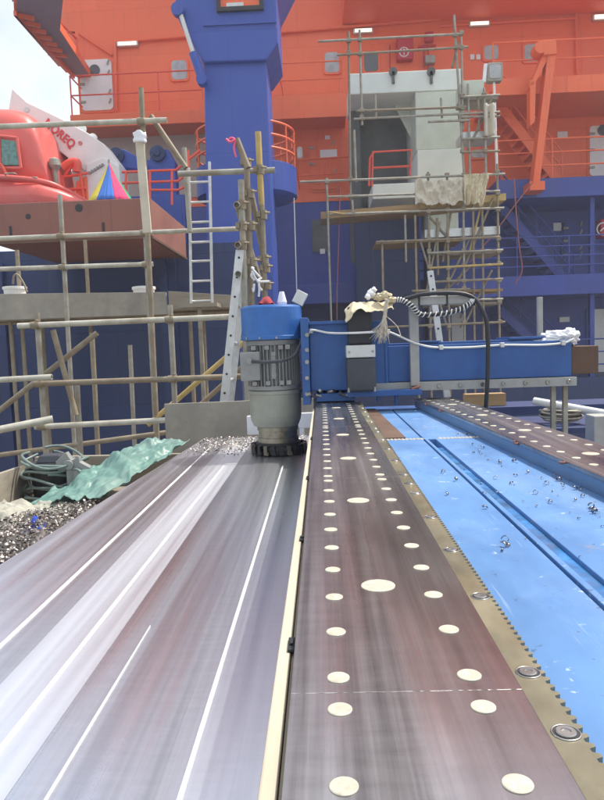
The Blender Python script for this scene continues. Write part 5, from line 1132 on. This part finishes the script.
H_ = [(318, 41.5, 461, 34, 'galv'), (337, 55, 468, 47, 'galv_rust'), (356, 111, 466, 107, 'galv_rust'), (354, 119, 500, 112, 'galv'), (428, 122, 470, 120, 'galv'), (300, 182, 505, 174, 'galv'), (328, 197, 500, 191, 'galv'), (330, 214.5, 504, 208, 'galv'), (376, 242, 500, 237, 'galv_rust'), (429, 268, 503, 264, 'wood_pole'), (429, 282, 503, 279, 'galv_rust'), (429, 301, 503, 299, 'galv'), (462, 97, 500, 95, 'galv'), (462, 117, 500, 116, 'galv'), (462, 152, 500, 151, 'galv_rust'), (318, 330, 505, 322, 'galv_rust'), (428, 253, 503, 250, 'galv'), (412, 291, 470, 289, 'galv_rust'), (462, 139, 500, 137, 'galv')]
for x0, y0, x1, y1, m in H_: mk(MB().tube([P(x0, y0, RS - .055), P(x1, y1, RS - .055)], .0265, 8), 'ledger', m, rs)
for x0, y0, x1, y1, m in ((457, 285, 493, 198, 'galv_rust'), (443, 262, 452, 205, 'galv_rust'), (431, 320, 470, 238, 'galv_rust'), (420, 240, 448, 330, 'galv'), (452, 68, 458, 42, 'galv_rust'), (436, 300, 475, 262, 'galv_rust'), (466, 322, 492, 270, 'galv_rust'), (425, 300, 440, 222, 'galv'), (470, 250, 480, 210, 'wood_pole'), (450, 240, 425, 212, 'galv_rust'), (468, 150, 492, 98, 'galv_rust')): mk(MB().tube([P(x0, y0, RS + .055), P(x1, y1, RS + .055)], .0265, 8), 'brace', m, rs)
for x0, y0, x1, y1, m in V_[:11]:
    for X0_, Y0_, X1_, Y1_, m2 in H_:
        for t in [i / 40 for i in range(41)]:
            xx = x0 + (x1 - x0) * t; yy = y0 + (y1 - y0) * t
            if X0_ <= xx <= X1_ and abs(yy - (Y0_ + (Y1_ - Y0_) * (xx - X0_) / (X1_ - X0_))) < (y1 - y0) / 80:
                p = P(xx, yy, RS - .03); mk(MB().box(p.x - .05, p.x + .05, p.y - .045, p.y + .04, p.z - .045, p.z + .045), 'coupler', 'galv_rust', rs, bevel=.012); break
# planks on the rear scaffold
for (x0, y0, x1, y1, th, dep, m, lab) in ((321, 219, 420, 211, .16, .9, 'plank_tan', 'long tan timber beam laid on the rear scaffold left of the cream sheet'), (420, 209, 506, 200, .15, 1.0, 'wood_pole', 'yellowish plank under the cream sheet on the rear scaffold'), (376, 244, 462, 241, .06, 1.0, 'plank_tan', 'lower brown plank of the rear scaffold over the blue doorway'), (425, 238, 500, 234, .18, .5, 'alu', 'pale grey board on the rear scaffold below the yellowish plank'), (429, 306, 502, 304, .06, 1.0, 'plank', 'lowest plank of the rear scaffold behind the grey frame'), (432, 256, 500, 253, .07, .9, 'plank', 'grey plank in the middle of the rear scaffold below the pale board'), (440, 293, 503, 291, .06, .8, 'plank_tan', 'tan plank just above the lowest plank of the rear scaffold'), (462, 100, 498, 99, .07, .7, 'plank', 'short upper plank of the rear scaffold under the floodlight')):
    p, q = P(x0, y0, RS + .09), P(x1, y1, RS + .09); b = MB(); b.hexa([p, q, q + V((0, dep, 0)), p + V((0, dep, 0)), p + V((0, 0, th)), q + V((0, 0, th)), q + V((0, dep, th)), p + V((0, dep, th))]); solo(b, 'scaffold_plank', m, lab, 'plank')
b = MB(); p = P(325, 213, RS); b.tube([P(329, 212, RS - .1), P(345, 214, RS - .1)], .02, 6); solo(b, 'spirit_level', 'wood_pole', 'short yellow bar lying at the left end of the tan timber beam', 'bar')
for px0, py0, px1, py1, m, lab in ((462, 80, 484, 95, 'primer', 'pale green tray on the rear scaffold below the floodlight'), (462, 131, 497, 138, 'alu', 'grey steel walkway tray beside the pale pillar')):
    x0, x1, z0, z1 = rect(px0, py0, px1, py1, RS + .08); b = MB().box(x0, x1, RS + .08, RS + .8, z0, z1); solo(b, 'tray', m, lab, 'tray', bevel=.01)
# cream sheet and cloth
sx0, sx1, sz0, sz1 = rect(415, 180, 466, 204, RS - .13)
b = MB().grid(lambda u, v: V((sx0 + (sx1 - sx0) * u, RS - .13 - .10 * crumple((u * 4, v * 1.2, 2), 1.2), sz0 + (sz1 - sz0) * v + .07 * nz1((u * 5, 1, 4)) - .05 * (1 - v) * crumple((u * 5, 2, 2), 1.5))), 90, 30); solo(b, 'cream_sheet', 'sheet', 'cream cloth sheet hung along the rear scaffold under the pale pillar', 'sheet', thick=.012)
sx0b, sx1b, sz0b, sz1b = rect(464, 174, 489, 204, RS - .2)
b = MB().grid(lambda u, v: V((sx0b + (sx1b - sx0b) * u * (.75 + .25 * v), RS - .2 - .13 * crumple((u * 3.2, v * .8, 5), 1.1), sz0b + (sz1b - sz0b) * v + .16 * nz1((u * 4, 2, 7)) * (1 - v))), 70, 36); solo(b, 'cream_cloth', 'rag', 'pale beige cloth with ragged hem draped right of the cream sheet', 'cloth', thick=.012)
b = MB().grid(lambda u, v: V((P(484, 125, RS - .1).x + .22 * u, RS - .1 - .06 * math.sin(u * 9), P(484, 138, RS).z + .7 * v)), 8, 10); solo(b, 'hanging_cloth', 'sheet', 'narrow pale cloth hanging beside the floodlight post', 'cloth', thick=.012)
c_ = P(480, 110, RS - .1)
# pale perforated upright near the beam
pu = empty('perforated_upright', 'pale perforated upright leaning behind the blue beam by the spiral hose', 'upright', P(436, 350, 5.0)); p, q = P(430, 271, 5.0), P(441, 352, 5.0); q = p + (q - p) * ((GZ - p.z) / (q.z - p.z))
b = MB().bar(p, q, .045, .03, up=(0, 1, 0)); mk(b, 'profile', 'alu', pu, bevel=.003)
for k in range(9): c_ = p.lerp(q, .01 + k * .025); b = MB().lathe(c_ + V((0, -.016, 0)), [(.008, 0), (.008, -.003)], 10, axis='y'); mk(b, 'hole', 'black', pu)
# coloured hoses hanging
b = MB(); b.tube(curve([P(340, 186, RS + .3), P(339, 230, RS + .3), P(337, 290, RS + .3), P(337, 320, RS + .3)]), .012, 6); solo(b, 'rope', 'redline', 'thin faded red line hanging beside the left post of the rear scaffold', 'line')
b = MB(); b.tube(curve([P(514, 178, 17.8), P(516, 210, 17.8), P(519, 245, 17.8), P(522, 270, 17.8), P(515, 284, 17.8)]), .018, 6); solo(b, 'hose', 'redline', 'thin red hose hanging over the blue deck on the right', 'hose')
b = MB(); b.tube(curve([P(533, 182, 17.9), P(515, 205, 17.9), P(495, 232, 17.9), P(470, 262, 17.9)]), .016, 6); solo(b, 'hose', 'redline', 'slack red hose sloping from the orange davit down to the rear scaffold', 'hose')

# bulwark of hull nearer to the camera behind gantry right (quay side)
# ------------------------------------------------------------------ milky volume added to imitate lens glare
hm = bpy.data.materials.new('added_veil'); hm.use_nodes = True; hn = hm.node_tree.nodes; hn.remove(hn['Principled BSDF'])
pv = hn.new('ShaderNodeVolumePrincipled'); pv.inputs['Color'].default_value = (.93, .95, 1, 1); pv.inputs['Density'].default_value = .0028; pv.inputs['Anisotropy'].default_value = .2
hm.node_tree.links.new(pv.outputs[0], hn['Material Output'].inputs['Volume']); M['veil'] = hm
hz_ = mk(MB().box(-40, 40, -30, 60, GZ - 1, 14), 'veil', 'veil'); hz_['kind'] = 'stuff'; hz_['label'] = 'thin milky haze volume added over the yard to imitate lens glare'; hz_['category'] = 'veil'
# ================================================================== LIGHT
EL, AZ = math.radians(62), math.radians(62)
to = V((math.sin(AZ) * math.cos(EL), math.cos(AZ) * math.cos(EL), math.sin(EL)))
sd = bpy.data.lights.new('sun', 'SUN'); sd.energy = 2.6; sd.angle = math.radians(.8); sd.color = (1, .955, .88)
so = link(bpy.data.objects.new('sun', sd)); so.rotation_euler = to.to_track_quat('Z', 'Y').to_euler(); so.location = (6, 4, 20)
w = bpy.data.worlds.new('World'); S.world = w; w.use_nodes = True; nt = w.node_tree
sk = nt.nodes.new('ShaderNodeTexSky'); sk.sky_type = 'NISHITA'; sk.sun_disc = False; sk.sun_elevation = EL; sk.sun_rotation = AZ; sk.air_density = 1.0; sk.dust_density = 3.5; sk.ozone_density = 1.0
tc = nt.nodes.new('ShaderNodeTexCoord'); cn_ = nt.nodes.new('ShaderNodeTexNoise'); cn_.inputs['Scale'].default_value = 2.6; cn_.inputs['Detail'].default_value = 8; cn_.inputs['Roughness'].default_value = .55
nt.links.new(tc.outputs['Generated'], cn_.inputs['Vector']); cr_ = nt.nodes.new('ShaderNodeValToRGB'); cr_.color_ramp.elements[0].position = .36; cr_.color_ramp.elements[1].position = .62
cr_.color_ramp.elements[0].color = (.12, .12, .12, 1); cr_.color_ramp.elements[1].color = (.97, .97, .97, 1)
nt.links.new(cn_.outputs[0], cr_.inputs[0]); cm_ = nt.nodes.new('ShaderNodeMix'); cm_.data_type = 'RGBA'; cm_.inputs[7].default_value = (4.3, 4.5, 4.7, 1)
nt.links.new(cr_.outputs[0], cm_.inputs[0]); nt.links.new(sk.outputs[0], cm_.inputs[6])
nt.links.new(cm_.outputs[2], nt.nodes['Background'].inputs[0]); nt.nodes['Background'].inputs[1].default_value = .15
vs = S.view_settings; vs.view_transform = 'Standard'; vs.look = 'None'; vs.gamma = 1; vs.exposure = .84; vs.use_curve_mapping = False
S.cycles.use_denoising = True
S.cycles.max_bounces = 8
